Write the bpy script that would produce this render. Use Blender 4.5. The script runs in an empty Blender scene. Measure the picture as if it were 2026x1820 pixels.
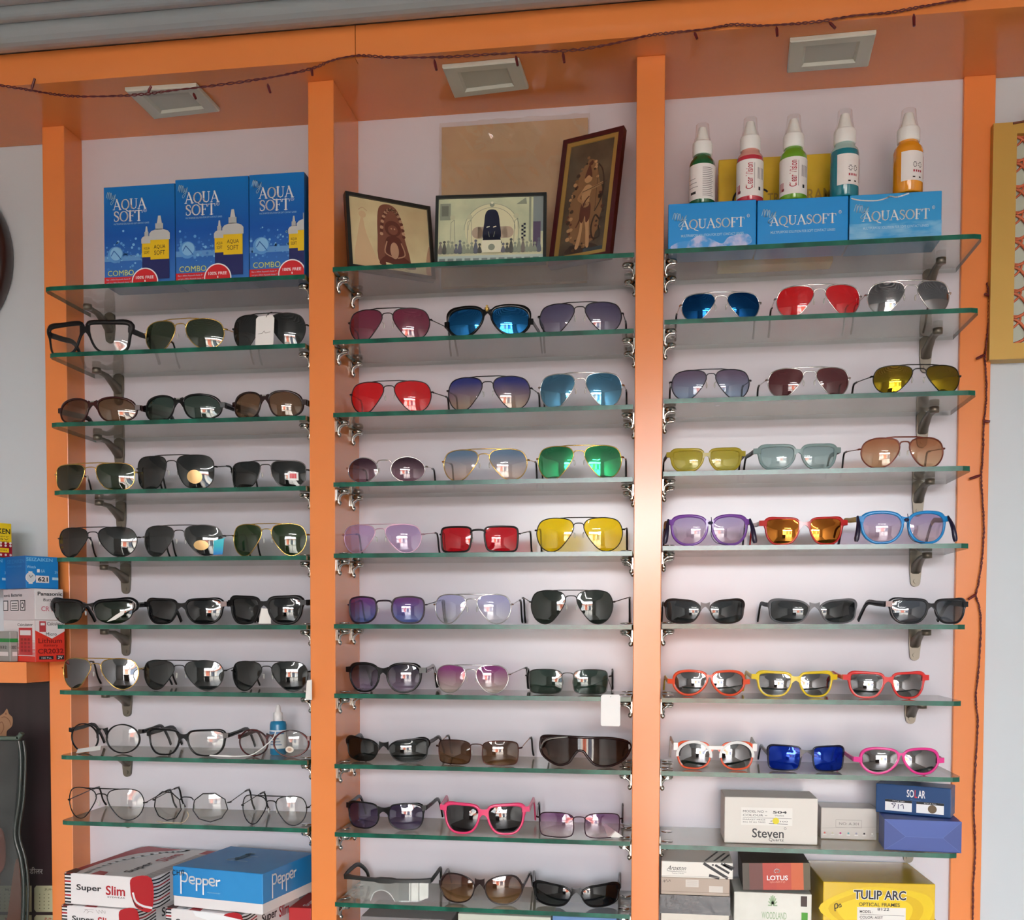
import bpy, math, random
from mathutils import Vector, Matrix
random.seed(7)
SC = bpy.context.scene
COL = SC.collection
PI = math.pi

# ------------------------------------------------------------------ camera
K = 2.0 / 1.75                       # metres: the back wall stands 2.0 m from the lens
EYE = 1.5
F, CX, CY = 2044.136, 1011.9, 1314.72
RT = Vector((0.9897676, 0.1426669, 0.00249984))
UP = Vector((-0.00752969, 0.03472691, 0.99936847))
FW = Vector((-0.14248999, 0.98916136, -0.03544581))
cam_data = bpy.data.cameras.new('camera')
cam = bpy.data.objects.new('camera', cam_data)
COL.objects.link(cam)
cam.matrix_world = Matrix(((RT.x, UP.x, -FW.x, 0), (RT.y, UP.y, -FW.y, 0), (RT.z, UP.z, -FW.z, EYE), (0, 0, 0, 1)))
cam_data.sensor_fit = 'HORIZONTAL'
cam_data.sensor_width = 36
cam_data.lens = F / 2026 * 36
cam_data.shift_x = (1013 - CX) / 2026
cam_data.shift_y = (CY - 910) / 2026
cam_data.clip_start = 0.02
SC.camera = cam

# ------------------------------------------------------------------ light and exposure
SC.view_settings.view_transform = 'Standard'
SC.view_settings.look = 'None'
SC.view_settings.exposure = 0.36
SC.view_settings.gamma = 1.0
SC.view_settings.use_curve_mapping = False
world = bpy.data.worlds.new('daylight')
SC.world = world
world.use_nodes = True
bg = world.node_tree.nodes['Background']
bg.inputs[0].default_value = (0.93, 0.97, 1.0, 1)
bg.inputs[1].default_value = 30.0
SC.cycles.use_denoising = True
SC.cycles.max_bounces = 10
SC.cycles.transparent_max_bounces = 32
SC.cycles.caustics_reflective = False
SC.cycles.caustics_refractive = False
SC.cycles.sample_clamp_indirect = 8.0

def area(name, loc, rot, sx, sy, power, color=(1, 1, 1)):
    l = bpy.data.lights.new(name, 'AREA')
    l.shape = 'RECTANGLE'; l.size = sx; l.size_y = sy; l.energy = power; l.color = color
    o = bpy.data.objects.new(name, l); COL.objects.link(o)
    o.location = loc; o.rotation_euler = rot
    return o
# daylight coming in through the open shop front behind the camera
DOOR_X0, DOOR_X1, DOOR_Z1, DOOR_Y = -1.15, 1.75, 2.46, -3.6
p = area('daylight_portal', ((DOOR_X0 + DOOR_X1) / 2, DOOR_Y - .01, DOOR_Z1 / 2), (PI / 2, 0, 0), DOOR_X1 - DOOR_X0, DOOR_Z1, 1)
p.data.cycles.is_portal = True

def at(px, py, y):
    d = FW + RT * ((px - CX) / F) - UP * ((py - CY) / F)
    p = d * (y / d.y); p.z += EYE
    return p
def at_z(px, py, z):
    d = FW + RT * ((px - CX) / F) - UP * ((py - CY) / F)
    p = d * ((z - EYE) / d.z); p.z += EYE
    return p
def pix(p):
    q = Vector(p) - Vector((0, 0, EYE))
    d = q.dot(FW)
    return CX + F * q.dot(RT) / d, CY - F * q.dot(UP) / d

# ------------------------------------------------------------------ materials
def lin(c):
    return tuple((x / 255 / 12.92) if x / 255 <= .04045 else ((x / 255 + .055) / 1.055) ** 2.4 for x in c)
MATS = {}
def mat(c, rough=.5, metal=0.0, spec=.5, coat=0.0, key=None, bump=0, bscale=60):
    k = key or ('p', tuple(c), rough, metal, spec, coat, bump, bscale)
    if k in MATS: return MATS[k]
    m = bpy.data.materials.new('paint'); m.use_nodes = True
    nt = m.node_tree; b = nt.nodes['Principled BSDF']
    b.inputs['Base Color'].default_value = (*lin(c), 1)
    b.inputs['Roughness'].default_value = rough
    b.inputs['Metallic'].default_value = metal
    b.inputs['Specular IOR Level'].default_value = spec
    b.inputs['Coat Weight'].default_value = coat
    b.inputs['Coat Roughness'].default_value = .08
    if bump:
        tc = nt.nodes.new('ShaderNodeTexCoord'); n = nt.nodes.new('ShaderNodeTexNoise'); bp = nt.nodes.new('ShaderNodeBump')
        n.inputs['Scale'].default_value = bscale; n.inputs['Detail'].default_value = 3
        bp.inputs['Strength'].default_value = bump; bp.inputs['Distance'].default_value = .004
        nt.links.new(tc.outputs['Object'], n.inputs['Vector']); nt.links.new(n.outputs['Fac'], bp.inputs['Height'])
        nt.links.new(bp.outputs['Normal'], b.inputs['Normal'])
    MATS[k] = m
    return m
def noisy(c1, c2, scale=8, rough=.5, spec=.5, detail=4, stretch=(1, 1, 1), lo=.35, hi=.65, coat=0, bump=0):
    k = ('n', tuple(c1), tuple(c2), scale, rough, spec, stretch, lo, hi, coat, bump)
    if k in MATS: return MATS[k]
    m = bpy.data.materials.new('mottled'); m.use_nodes = True
    nt = m.node_tree; b = nt.nodes['Principled BSDF']
    tc = nt.nodes.new('ShaderNodeTexCoord'); mp = nt.nodes.new('ShaderNodeMapping'); n = nt.nodes.new('ShaderNodeTexNoise'); r = nt.nodes.new('ShaderNodeValToRGB')
    mp.inputs['Scale'].default_value = stretch
    n.inputs['Scale'].default_value = scale; n.inputs['Detail'].default_value = detail
    r.color_ramp.elements[0].position = lo; r.color_ramp.elements[0].color = (*lin(c1), 1)
    r.color_ramp.elements[1].position = hi; r.color_ramp.elements[1].color = (*lin(c2), 1)
    nt.links.new(tc.outputs['Object'], mp.inputs[0]); nt.links.new(mp.outputs[0], n.inputs['Vector'])
    nt.links.new(n.outputs['Fac'], r.inputs[0]); nt.links.new(r.outputs[0], b.inputs['Base Color'])
    if bump:
        bp = nt.nodes.new('ShaderNodeBump'); bp.inputs['Strength'].default_value = bump; bp.inputs['Distance'].default_value = .01
        nt.links.new(n.outputs['Fac'], bp.inputs['Height']); nt.links.new(bp.outputs['Normal'], b.inputs['Normal'])
    b.inputs['Roughness'].default_value = rough; b.inputs['Specular IOR Level'].default_value = spec
    b.inputs['Coat Weight'].default_value = coat; b.inputs['Coat Roughness'].default_value = .05
    MATS[k] = m
    return m
def vgrad(c0, c1, rough=.4, mid=None):
    k = ('v', tuple(c0), tuple(c1), rough, mid)
    if k in MATS: return MATS[k]
    m = bpy.data.materials.new('printed'); m.use_nodes = True
    nt = m.node_tree; b = nt.nodes['Principled BSDF']
    tc = nt.nodes.new('ShaderNodeTexCoord'); s = nt.nodes.new('ShaderNodeSeparateXYZ'); r = nt.nodes.new('ShaderNodeValToRGB')
    r.color_ramp.elements[0].color = (*lin(c0), 1); r.color_ramp.elements[1].color = (*lin(c1), 1)
    if mid:
        e = r.color_ramp.elements.new(mid[0]); e.color = (*lin(mid[1]), 1)
    nt.links.new(tc.outputs['Generated'], s.inputs[0]); nt.links.new(s.outputs['Z'], r.inputs[0]); nt.links.new(r.outputs[0], b.inputs['Base Color'])
    b.inputs['Roughness'].default_value = rough
    MATS[k] = m
    return m
def schlick(nt, f0, extra=0.0):
    """reflectance that is the same from both sides of a thin sheet"""
    N = nt.nodes.new; L = nt.links.new
    lw = N('ShaderNodeLayerWeight'); lw.inputs['Blend'].default_value = .5
    p = N('ShaderNodeMath'); p.operation = 'POWER'; p.inputs[1].default_value = 5; L(lw.outputs['Facing'], p.inputs[0])
    a = N('ShaderNodeMath'); a.operation = 'MULTIPLY_ADD'; a.use_clamp = True; a.inputs[1].default_value = 1 - f0 - extra; a.inputs[2].default_value = f0 + extra
    L(p.outputs[0], a.inputs[0])
    return a.outputs[0]
def tint(top, bot, refl=.085, rcol=(255, 255, 255), body=.08, rough=.015, mid=None):
    """a tinted lens: coloured transmission (a gradient from top to bottom), a little body colour, a glossy coat"""
    k = ('t', tuple(top), tuple(bot), refl, tuple(rcol), body, rough)
    if k in MATS: return MATS[k]
    m = bpy.data.materials.new('tinted_lens'); m.use_nodes = True
    nt = m.node_tree; nt.nodes.clear(); N = nt.nodes.new; L = nt.links.new
    out = N('ShaderNodeOutputMaterial'); tr = N('ShaderNodeBsdfTransparent'); df = N('ShaderNodeBsdfDiffuse'); gl = N('ShaderNodeBsdfGlossy')
    m1 = N('ShaderNodeMixShader'); m2 = N('ShaderNodeMixShader')
    tc = N('ShaderNodeTexCoord'); s = N('ShaderNodeSeparateXYZ'); r = N('ShaderNodeValToRGB'); ga = N('ShaderNodeGamma')
    r.color_ramp.elements[0].color = (*lin(bot), 1); r.color_ramp.elements[1].color = (*lin(top), 1)
    r.color_ramp.elements[0].position = .15; r.color_ramp.elements[1].position = .85
    L(tc.outputs['Generated'], s.inputs[0]); L(s.outputs['Z'], r.inputs[0])
    ga.inputs['Gamma'].default_value = .5                      # two faces are crossed
    L(r.outputs[0], ga.inputs['Color']); L(ga.outputs[0], tr.inputs['Color']); L(r.outputs[0], df.inputs['Color'])
    gl.inputs['Roughness'].default_value = rough; gl.inputs['Color'].default_value = (*lin(rcol), 1)
    m1.inputs[0].default_value = body; L(tr.outputs[0], m1.inputs[1]); L(df.outputs[0], m1.inputs[2])
    L(schlick(nt, .025, refl * .5 if refl < .2 else refl), m2.inputs[0]); L(m1.outputs[0], m2.inputs[1]); L(gl.outputs[0], m2.inputs[2])
    L(m2.outputs[0], out.inputs[0])
    MATS[k] = m
    return m
def clear(col=(255, 255, 255), body=.0, bcol=(255, 255, 255), refl=0.0, rough=.02, key=None, noise=None):
    k = ('c', tuple(col), body, tuple(bcol), refl, rough, noise)
    if k in MATS: return MATS[k]
    m = bpy.data.materials.new('clear_sheet'); m.use_nodes = True
    nt = m.node_tree; nt.nodes.clear(); N = nt.nodes.new; L = nt.links.new
    out = N('ShaderNodeOutputMaterial'); tr = N('ShaderNodeBsdfTransparent'); df = N('ShaderNodeBsdfDiffuse'); gl = N('ShaderNodeBsdfGlossy')
    m1 = N('ShaderNodeMixShader'); m2 = N('ShaderNodeMixShader')
    tr.inputs['Color'].default_value = (*lin(col), 1); df.inputs['Color'].default_value = (*lin(bcol), 1)
    gl.inputs['Roughness'].default_value = rough
    m1.inputs[0].default_value = body; L(tr.outputs[0], m1.inputs[1]); L(df.outputs[0], m1.inputs[2])
    if noise:
        tc = N('ShaderNodeTexCoord'); n = N('ShaderNodeTexNoise'); mr = N('ShaderNodeMapRange')
        n.inputs['Scale'].default_value = noise[0]; mr.inputs['To Min'].default_value = noise[1]; mr.inputs['To Max'].default_value = noise[2]
        mr.inputs['From Min'].default_value = .3; mr.inputs['From Max'].default_value = .7
        L(tc.outputs['Object'], n.inputs['Vector']); L(n.outputs['Fac'], mr.inputs['Value']); L(mr.outputs[0], m1.inputs[0])
    L(schlick(nt, .025, refl * .5), m2.inputs[0]); L(m1.outputs[0], m2.inputs[1]); L(gl.outputs[0], m2.inputs[2]); L(m2.outputs[0], out.inputs[0])
    MATS[k] = m
    return m
def emit(c, s):
    m = bpy.data.materials.new('lamp_glow'); m.use_nodes = True
    b = m.node_tree.nodes['Principled BSDF']
    b.inputs['Emission Color'].default_value = (*c, 1); b.inputs['Emission Strength'].default_value = s
    return m
ORANGE = noisy((226, 132, 68), (231, 138, 74), 3, .2, .65)
WALL_LAM = mat((206, 204, 212), .22, 0, .5, 0, 'wall_lam', .08, 5)
WALL_L = mat((196, 194, 198), .45, 0, .4)
WALL_R = mat((196, 205, 211), .4, 0, .45)
BLACK = mat((14, 13, 14), .35, 0, .3)
BLACKM = mat((15, 14, 15), .35, 0, .35)
WHITE = mat((236, 236, 234), .45)
PAPER = mat((232, 230, 224), .7)
CHROME = mat((190, 186, 178), .16, 1.0)
STEEL = mat((112, 106, 95), .4, .7)
SILVER = mat((205, 203, 200), .2, 1.0)
GOLD = mat((226, 186, 104), .2, 1.0)
GUN = mat((86, 84, 84), .28, 1.0)
DARKWIRE = mat((92, 22, 22), .45)

# ------------------------------------------------------------------ mesh builder
class MB:
    def __init__(s): s.v = []; s.f = []; s.m = []; s.s = []
    def add(s, vs, fs, mi=0, smooth=False):
        o = len(s.v); s.v += [tuple(v) for v in vs]
        for f in fs:
            s.f.append([i + o for i in f]); s.m.append(mi); s.s.append(smooth)
        return s
    def box(s, x0, x1, y0, y1, z0, z1, mi=0):
        vs = [(x0, y0, z0), (x1, y0, z0), (x1, y1, z0), (x0, y1, z0), (x0, y0, z1), (x1, y0, z1), (x1, y1, z1), (x0, y1, z1)]
        fs = [(3, 2, 1, 0), (4, 5, 6, 7), (0, 1, 5, 4), (1, 2, 6, 5), (2, 3, 7, 6), (3, 0, 4, 7)]   # bottom top front right back left
        s.add(vs, fs, mi)
        return s
    def loft(s, rings, loop=False, cap=True, mi=0, smooth=True):
        n = len(rings[0]); vs = [p for r in rings for p in r]; fs = []
        R = len(rings)
        for i in range(R if loop else R - 1):
            a, b = i * n, ((i + 1) % R) * n
            for j in range(n):
                k = (j + 1) % n
                fs.append((a + j, a + k, b + k, b + j))
        s.add(vs, fs, mi, smooth)
        if cap and not loop:
            s.add(rings[0], [tuple(range(n))[::-1]], mi); s.add(rings[-1], [tuple(range(n))], mi)
        return s
    def tube(s, pts, r, n=7, closed=False, mi=0):
        pts = [Vector(p) for p in pts]; rings = []; m = len(pts); prev = None
        for i, p in enumerate(pts):
            if closed: t = pts[(i + 1) % m] - pts[i - 1]
            else: t = pts[min(i + 1, m - 1)] - pts[max(i - 1, 0)]
            t.normalize()
            if prev is None:
                ref = Vector((0, 1, 0)) if abs(t.y) < .9 else Vector((0, 0, 1))
            else: ref = prev
            a = (ref - t * ref.dot(t)).normalized(); b = t.cross(a); prev = a
            rr = r[i] if isinstance(r, (list, tuple)) else r
            rings.append([p + a * (rr * math.cos(q * 2 * PI / n)) + b * (rr * math.sin(q * 2 * PI / n)) for q in range(n)])
        return s.loft(rings, closed, True, mi)
    def bar(s, pts, ws, hs, mi=0):
        """flat bar along a path that lies near a y-z plane: width across x, height across the path"""
        pts = [Vector(p) for p in pts]; rings = []; m = len(pts)
        for i, p in enumerate(pts):
            t = (pts[min(i + 1, m - 1)] - pts[max(i - 1, 0)]).normalized()
            a = Vector((1, 0, 0)); a = (a - t * a.dot(t)).normalized(); b = t.cross(a)
            w, h = ws[i] / 2, hs[i] / 2
            rings.append([p + a * (w * x) + b * (h * z) for x, z in ((-1, -.7), (-.6, -1), (.6, -1), (1, -.7), (1, .7), (.6, 1), (-.6, 1), (-1, .7))])
        return s.loft(rings, False, True, mi)
    def lathe(s, prof, n=20, c=(0, 0), mi=0):
        rings = [[(c[0] + r * math.cos(q * 2 * PI / n), c[1] + r * math.sin(q * 2 * PI / n), z) for q in range(n)] for r, z in prof]
        return s.loft(rings, False, True, mi)
    def prism(s, poly, y0, y1, mi=0, mside=None):
        """outline in x-z, thick along y"""
        n = len(poly)
        s.add([(x, y0, z) for x, z in poly], [tuple(range(n))], mi); s.add([(x, y1, z) for x, z in poly], [tuple(range(n))[::-1]], mi)
        vs = [(x, y0, z) for x, z in poly] + [(x, y1, z) for x, z in poly]
        s.add(vs, [(j, j + n, (j + 1) % n + n, (j + 1) % n) for j in range(n)], mi if mside is None else mside)
        return s
    def slab(s, poly, z0, z1, mi=0, mside=None):
        n = len(poly)
        s.add([(x, y, z0) for x, y in poly], [tuple(range(n))[::-1]], mi); s.add([(x, y, z1) for x, y in poly], [tuple(range(n))], mi)
        vs = [(x, y, z0) for x, y in poly] + [(x, y, z1) for x, y in poly]
        s.add(vs, [(j, (j + 1) % n, (j + 1) % n + n, j + n) for j in range(n)], mi if mside is None else mside)
        return s
    def ball(s, c, r, n=10, mi=0):
        rx, ry, rz = r if isinstance(r, (tuple, list)) else (r, r, r)
        rings = []
        for i in range(1, n):
            a = PI * i / n - PI / 2
            rings.append([(c[0] + rx * math.cos(a) * math.cos(q * 2 * PI / n), c[1] + ry * math.cos(a) * math.sin(q * 2 * PI / n), c[2] + rz * math.sin(a)) for q in range(n)])
        return s.loft(rings, False, True, mi)
    def obj(s, name, mats, parent=None, loc=None, bevel=0):
        me = bpy.data.meshes.new(name); me.from_pydata(s.v, [], s.f)
        for m in (mats if isinstance(mats, (list, tuple)) else [mats]): me.materials.append(m)
        me.polygons.foreach_set('material_index', s.m); me.polygons.foreach_set('use_smooth', s.s)
        me.update()
        o = bpy.data.objects.new(name, me); COL.objects.link(o)
        if parent: o.parent = parent
        if loc: o.location = loc
        if bevel:
            b = o.modifiers.new('bevel', 'BEVEL'); b.width = bevel; b.segments = 2; b.limit_method = 'ANGLE'
        return o
def tag(o, label=None, cat=None, group=None, kind=None):
    if label: o['label'] = label
    if cat: o['category'] = cat
    if group: o['group'] = group
    if kind: o['kind'] = kind
    return o
def thing(name, label, cat, loc=(0, 0, 0), rz=0, group=None):
    o = bpy.data.objects.new(name, None); COL.objects.link(o)
    o.empty_display_size = .02
    o.location = loc; o.rotation_euler = (0, 0, rz)
    return tag(o, label, cat, group)
def smooth(pts, n=6, closed=True):
    """Catmull-Rom through the points"""
    out = []; m = len(pts)
    for i in range(m if closed else m - 1):
        P = [pts[(i + k) % m] if closed else pts[min(max(i + k, 0), m - 1)] for k in (-1, 0, 1, 2)]
        for j in range(n):
            t = j / n
            out.append(tuple(.5 * (2 * P[1][d] + (P[2][d] - P[0][d]) * t + (2 * P[0][d] - 5 * P[1][d] + 4 * P[2][d] - P[3][d]) * t * t + (3 * P[1][d] - P[0][d] - 3 * P[2][d] + P[3][d]) * t ** 3) for d in range(len(pts[0]))))
    if not closed: out.append(tuple(pts[-1]))
    return out

# ------------------------------------------------------------------ printing on flat faces
_txt = {}
def text_mesh(s, bold=0.0):
    k = (s, bold)
    if k in _txt: return _txt[k]
    c = bpy.data.curves.new('lettering', 'FONT'); c.body = s; c.offset = bold; c.resolution_u = 3
    o = bpy.data.objects.new('lettering', c); COL.objects.link(o)
    dg = bpy.context.evaluated_depsgraph_get()
    ev = o.evaluated_get(dg); me = ev.to_mesh()
    vs = [(v.co.x, v.co.y) for v in me.vertices]; fs = [tuple(p.vertices) for p in me.polygons]
    ev.to_mesh_clear(); bpy.data.objects.remove(o); bpy.data.curves.remove(c)
    _txt[k] = (vs, fs)
    return _txt[k]
SERIF = {   # stroke lists for roman capitals: (x0,y0,x1,y1,thickness)
    'A': (.95, [(.1, 0, .46, 1, .07), (.44, 1, .84, 0, .16), (.24, .34, .7, .34, .06), (-.02, .02, .24, .02, .05), (.68, .02, 1., .02, .05)]),
    'U': (.95, [(.2, .3, .2, 1, .17), (.2, .33, .27, .12, .15), (.27, .12, .5, .04, .11), (.5, .04, .7, .12, .08), (.7, .12, .77, .33, .07), (.77, .3, .77, 1, .07), (.03, .98, .38, .98, .05), (.62, .98, .92, .98, .05)]),
    'F': (.72, [(.2, 0, .2, 1, .17), (.1, .97, .66, .97, .06), (.64, .99, .66, .76, .06), (.2, .52, .5, .52, .06), (.5, .62, .5, .42, .05), (.05, .02, .4, .02, .05)]),
    'T': (.82, [(.41, 0, .41, 1, .17), (.05, .97, .77, .97, .06), (.06, .99, .04, .76, .06), (.76, .99, .78, .76, .06), (.24, .02, .58, .02, .05)]),
    'S': (.66, [(.54, .92, .54, .72, .05), (.54, .82, .44, .95, .07), (.44, .95, .26, .97, .09), (.26, .97, .13, .86, .12), (.13, .86, .14, .68, .14), (.14, .68, .32, .54, .16), (.32, .54, .5, .42, .16), (.5, .42, .56, .26, .14), (.56, .26, .48, .09, .12), (.48, .09, .28, .02, .09), (.28, .02, .12, .12, .07), (.1, .3, .1, .06, .05)]),
}
def _ring(w):
    st = []; n = 16
    for i in range(n):
        a, b = 2 * PI * i / n, 2 * PI * (i + 1) / n
        t = .07 + .1 * abs(math.cos((a + b) / 2)) ** 1.5
        st.append((w / 2 + .4 * math.cos(a) * w / .95, .5 + .47 * math.sin(a), w / 2 + .4 * math.cos(b) * w / .95, .5 + .47 * math.sin(b), t))
    return st
SERIF['O'] = (.95, _ring(.95)); SERIF['Q'] = (.95, _ring(.95) + [(.48, .06, .66, -.12, .1), (.66, -.12, .98, -.22, .09)])
SERIF['M'] = (1.15, [(.15, 0, .2, 1, .07), (.2, 1, .56, .05, .15), (.56, .05, .92, 1, .06), (.92, 1, .96, 0, .16), (.02, .02, .28, .02, .05), (.8, .02, 1.12, .02, .05), (.05, .98, .26, .98, .05), (.86, .98, 1.06, .98, .05)])

class Print:
    """flat printing on one face; u to the right and v up run 0..1 over the face of w x h metres"""
    def __init__(s, w, h, org, U, V, N, ):
        s.w, s.h = w, h; s.o = Vector(org); s.U = Vector(U); s.V = Vector(V); s.N = Vector(N); s.mb = MB(); s.mats = []
    def mi(s, m):
        if m not in s.mats: s.mats.append(m)
        return s.mats.index(m)
    def P(s, u, v, l): return s.o + s.U * (u * s.w) + s.V * (v * s.h) + s.N * (.00025 * l)
    def poly(s, pts, m, l=1):
        s.mb.add([s.P(u, v, l) for u, v in pts], [tuple(range(len(pts)))], s.mi(m)); return s
    def rect(s, u0, v0, u1, v1, m, l=1): return s.poly([(u0, v0), (u1, v0), (u1, v1), (u0, v1)], m, l)
    def disc(s, u, v, r, m, l=1, a0=0, a1=360, rv=None, n=24):
        """r as a fraction of the face height"""
        k = s.h / s.w; rv = rv or r
        pts = [(u + r * k * math.cos(math.radians(a0 + (a1 - a0) * i / n)), v + rv * math.sin(math.radians(a0 + (a1 - a0) * i / n))) for i in range(n + (0 if a1 - a0 == 360 else 1))]
        return s.poly(pts, m, l)
    def line(s, pts, t, m, l=2):
        """polyline, thickness t metres"""
        for (a, b), (c, d) in zip(pts, pts[1:]):
            dx, dy = (c - a) * s.w, (d - b) * s.h; q = math.hypot(dx, dy) or 1
            nx, ny = -dy / q * t / 2, dx / q * t / 2; ex, ey = dx / q * t * .3, dy / q * t * .3
            Q = [(a * s.w - ex + nx, b * s.h - ey + ny), (a * s.w - ex - nx, b * s.h - ey - ny), (c * s.w + ex - nx, d * s.h + ey - ny), (c * s.w + ex + nx, d * s.h + ey + ny)]
            s.poly([(x / s.w, y / s.h) for x, y in Q], m, l)
        return s
    def text(s, t, u0, v0, u1, v1, m, l=2, bold=.0, shear=0.0, rot=False):
        vs, fs = text_mesh(t, bold)
        if not vs: return s
        xs = [a for a, b in vs]; ys = [b for a, b in vs]; x0, x1, y0, y1 = min(xs), max(xs), min(ys), max(ys)
        out = []
        for a, b in vs:
            p, q = (a - x0) / (x1 - x0), (b - y0) / (y1 - y0 or 1)
            p += shear * (q - .5)
            if rot: p, q = 1 - q, p
            out.append(s.P(u0 + p * (u1 - u0), v0 + q * (v1 - v0), l))
        s.mb.add(out, fs, s.mi(m)); return s
    def serif(s, t, u0, v0, u1, v1, m, l=2, slope=0):
        tot = sum(SERIF[c][0] for c in t); x = 0
        cap = (v1 - v0) * s.h
        for c in t:
            w, st = SERIF[c]
            for a, b, d, e, th in st:
                f = lambda q: u0 + (x + q) / tot * (u1 - u0)
                g = lambda q, r: v0 + r * (v1 - v0)
                s.line([(f(a), g(0, b)), (f(d), g(0, e))], th * cap * .95, m, l)
            x += w
        return s
    def obj(s, name, parent): return s.mb.obj(name, s.mats, parent)

class Carton:
    """a box: an Empty at its base centre, a body mesh and printing on its faces"""
    def __init__(s, name, label, c, w, d, h, rz=0, body=None, faces=None, group=None, cat='box', bevel=.0015, tiltx=0):
        s.t = thing(name, label, cat, c, rz, group); s.w, s.d, s.h = w, d, h
        mb = MB()
        if faces: mb.box(-w / 2, w / 2, -d / 2, d / 2, 0, h); mb.m = [faces[1][i] for i in range(6)]; mb.obj('carton_body', faces[0], s.t)
        else: mb.box(-w / 2, w / 2, -d / 2, d / 2, 0, h).obj('carton_body', body, s.t, None, bevel)
        if tiltx: s.t.rotation_euler[1] = tiltx
    def front(s): return Print(s.w, s.h, (-s.w / 2, -s.d / 2, 0), (1, 0, 0), (0, 0, 1), (0, -1, 0))
    def right(s): return Print(s.d, s.h, (s.w / 2, -s.d / 2, 0), (0, 1, 0), (0, 0, 1), (1, 0, 0))
    def left(s): return Print(s.d, s.h, (-s.w / 2, s.d / 2, 0), (0, -1, 0), (0, 0, 1), (-1, 0, 0))
    def top(s): return Print(s.w, s.d, (-s.w / 2, -s.d / 2, s.h), (1, 0, 0), (0, 1, 0), (0, 0, 1))
# ------------------------------------------------------------------ the room
YW = 2.0
ZS = EYE + .86886 * K
YB, YS = 1.55768 * K, 1.60112 * K
YP1, YP2, YP4 = 1.69407 * K, 1.61432 * K, 1.74176 * K
PX = [q * K for q in (-1.07184, -1.03071, -.5627, -.52032, -.04204, .00067, .46693, .51407)]
RX0, RX1, RY0 = -2.6, 2.6, -3.6
ZC = at(0, 112, YB).z
def struct(name, mb, m, parent=None):
    o = mb.obj(name, m, parent)
    if not parent: tag(o, kind='structure')
    return o
struct('wall_back', MB().box(RX0 - .1, RX1 + .1, YW + .006, YW + .1, 0, ZC + .05), WALL_R)
struct('wall_left', MB().box(RX0 - .1, RX0, RY0, YW + .1, 0, ZC + .05), mat((200, 198, 194), .6))
struct('wall_right', MB().box(RX1, RX1 + .1, RY0, YW + .1, 0, ZC + .05), mat((200, 198, 194), .6))
mb = MB()
mb.box(RX0, DOOR_X0, RY0 - .15, RY0, 0, ZC + .05).box(DOOR_X1, RX1, RY0 - .15, RY0, 0, ZC + .05).box(DOOR_X0, DOOR_X1, RY0 - .15, RY0, DOOR_Z1, ZC + .05)
struct('wall_front', mb, mat((205, 200, 196), .6))
struct('floor', MB().box(RX0 - .1, RX1 + .1, RY0 - .15, YW + .1, -.05, 0), noisy((96, 88, 80), (120, 112, 102), 4, .4))
# ceiling of grey boards, each a shallow bulge, running along the wall
mb = MB(); prof = []
y = YB - .001; wids = [.084, .046, .05]
while y > RY0:
    w = wids.pop(0) if wids else .1
    dep = .016 if w > .06 else .009
    for i in range(9):
        t = i / 8
        prof.append((y - w * t, ZC + .006 - dep * math.sin(PI * min(1, max(0, t * .94 + .03)))))
    prof.append((y - w - .0005, ZC + .012)); y -= w + .001
vs = []; fs = []
for x in (RX0, RX1): vs += [(x, a, b) for a, b in prof]
n = len(prof)
for i in range(n - 1): fs.append((i, i + n, i + 1 + n, i + 1))
mb.add(vs, fs, 0, False)
mb.box(RX0, RX1, RY0, YW, ZC + .03, ZC + .06)
struct('ceiling', mb, mat((172, 180, 184), .38, 0))
# unseen shop front posts, transom and bars, added to pattern the lens reflections
mb = MB()
for x in (DOOR_X0 + .03, DOOR_X0 + 1.15, DOOR_X1 - 1.0, DOOR_X1 - .03): mb.box(x - .03, x + .03, RY0 - .12, RY0 - .06, 0, DOOR_Z1)
mb.box(DOOR_X0, DOOR_X1, RY0 - .12, RY0 - .06, 1.98, 2.03)
struct('added_bars', mb, mat((60, 58, 56), .4))
# made-up counter, added as a dark silhouette for the lens reflections
mb = MB(); mb.box(-1.0, -.2, RY0 + .25, RY0 + .75, 0, .95); mb.box(-1.05, -.15, RY0 + .2, RY0 + .8, .95, .98, 1)
struct('reflection_counter', mb, [mat((70, 60, 54), .4), mat((190, 186, 180), .25)])
# street outside
struct('street_ground', MB().box(-14, 14, -16, RY0 - .15, -.2, -.06), noisy((120, 114, 106), (150, 144, 136), 1.5, .8))
mb = MB(); mb.box(-14, 14, -13, -12, 0, 2.75, 0)
for i in range(9):
    x = -10 + i * 2.4
    mb.box(x, x + 1.5, -12.02, -11.9, .1, 2.2, 1 + i % 3)
    mb.prism([(x - .3, 2.35), (x + 1.8, 2.35), (x + 1.8, 2.5), (x - .3, 2.5)], -12, -11.1, 2)
struct('street_wall', mb, [mat((214, 206, 194), .8), mat((172, 176, 178), .5), mat((196, 110, 84), .7), mat((70, 78, 90), .4)])

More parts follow.
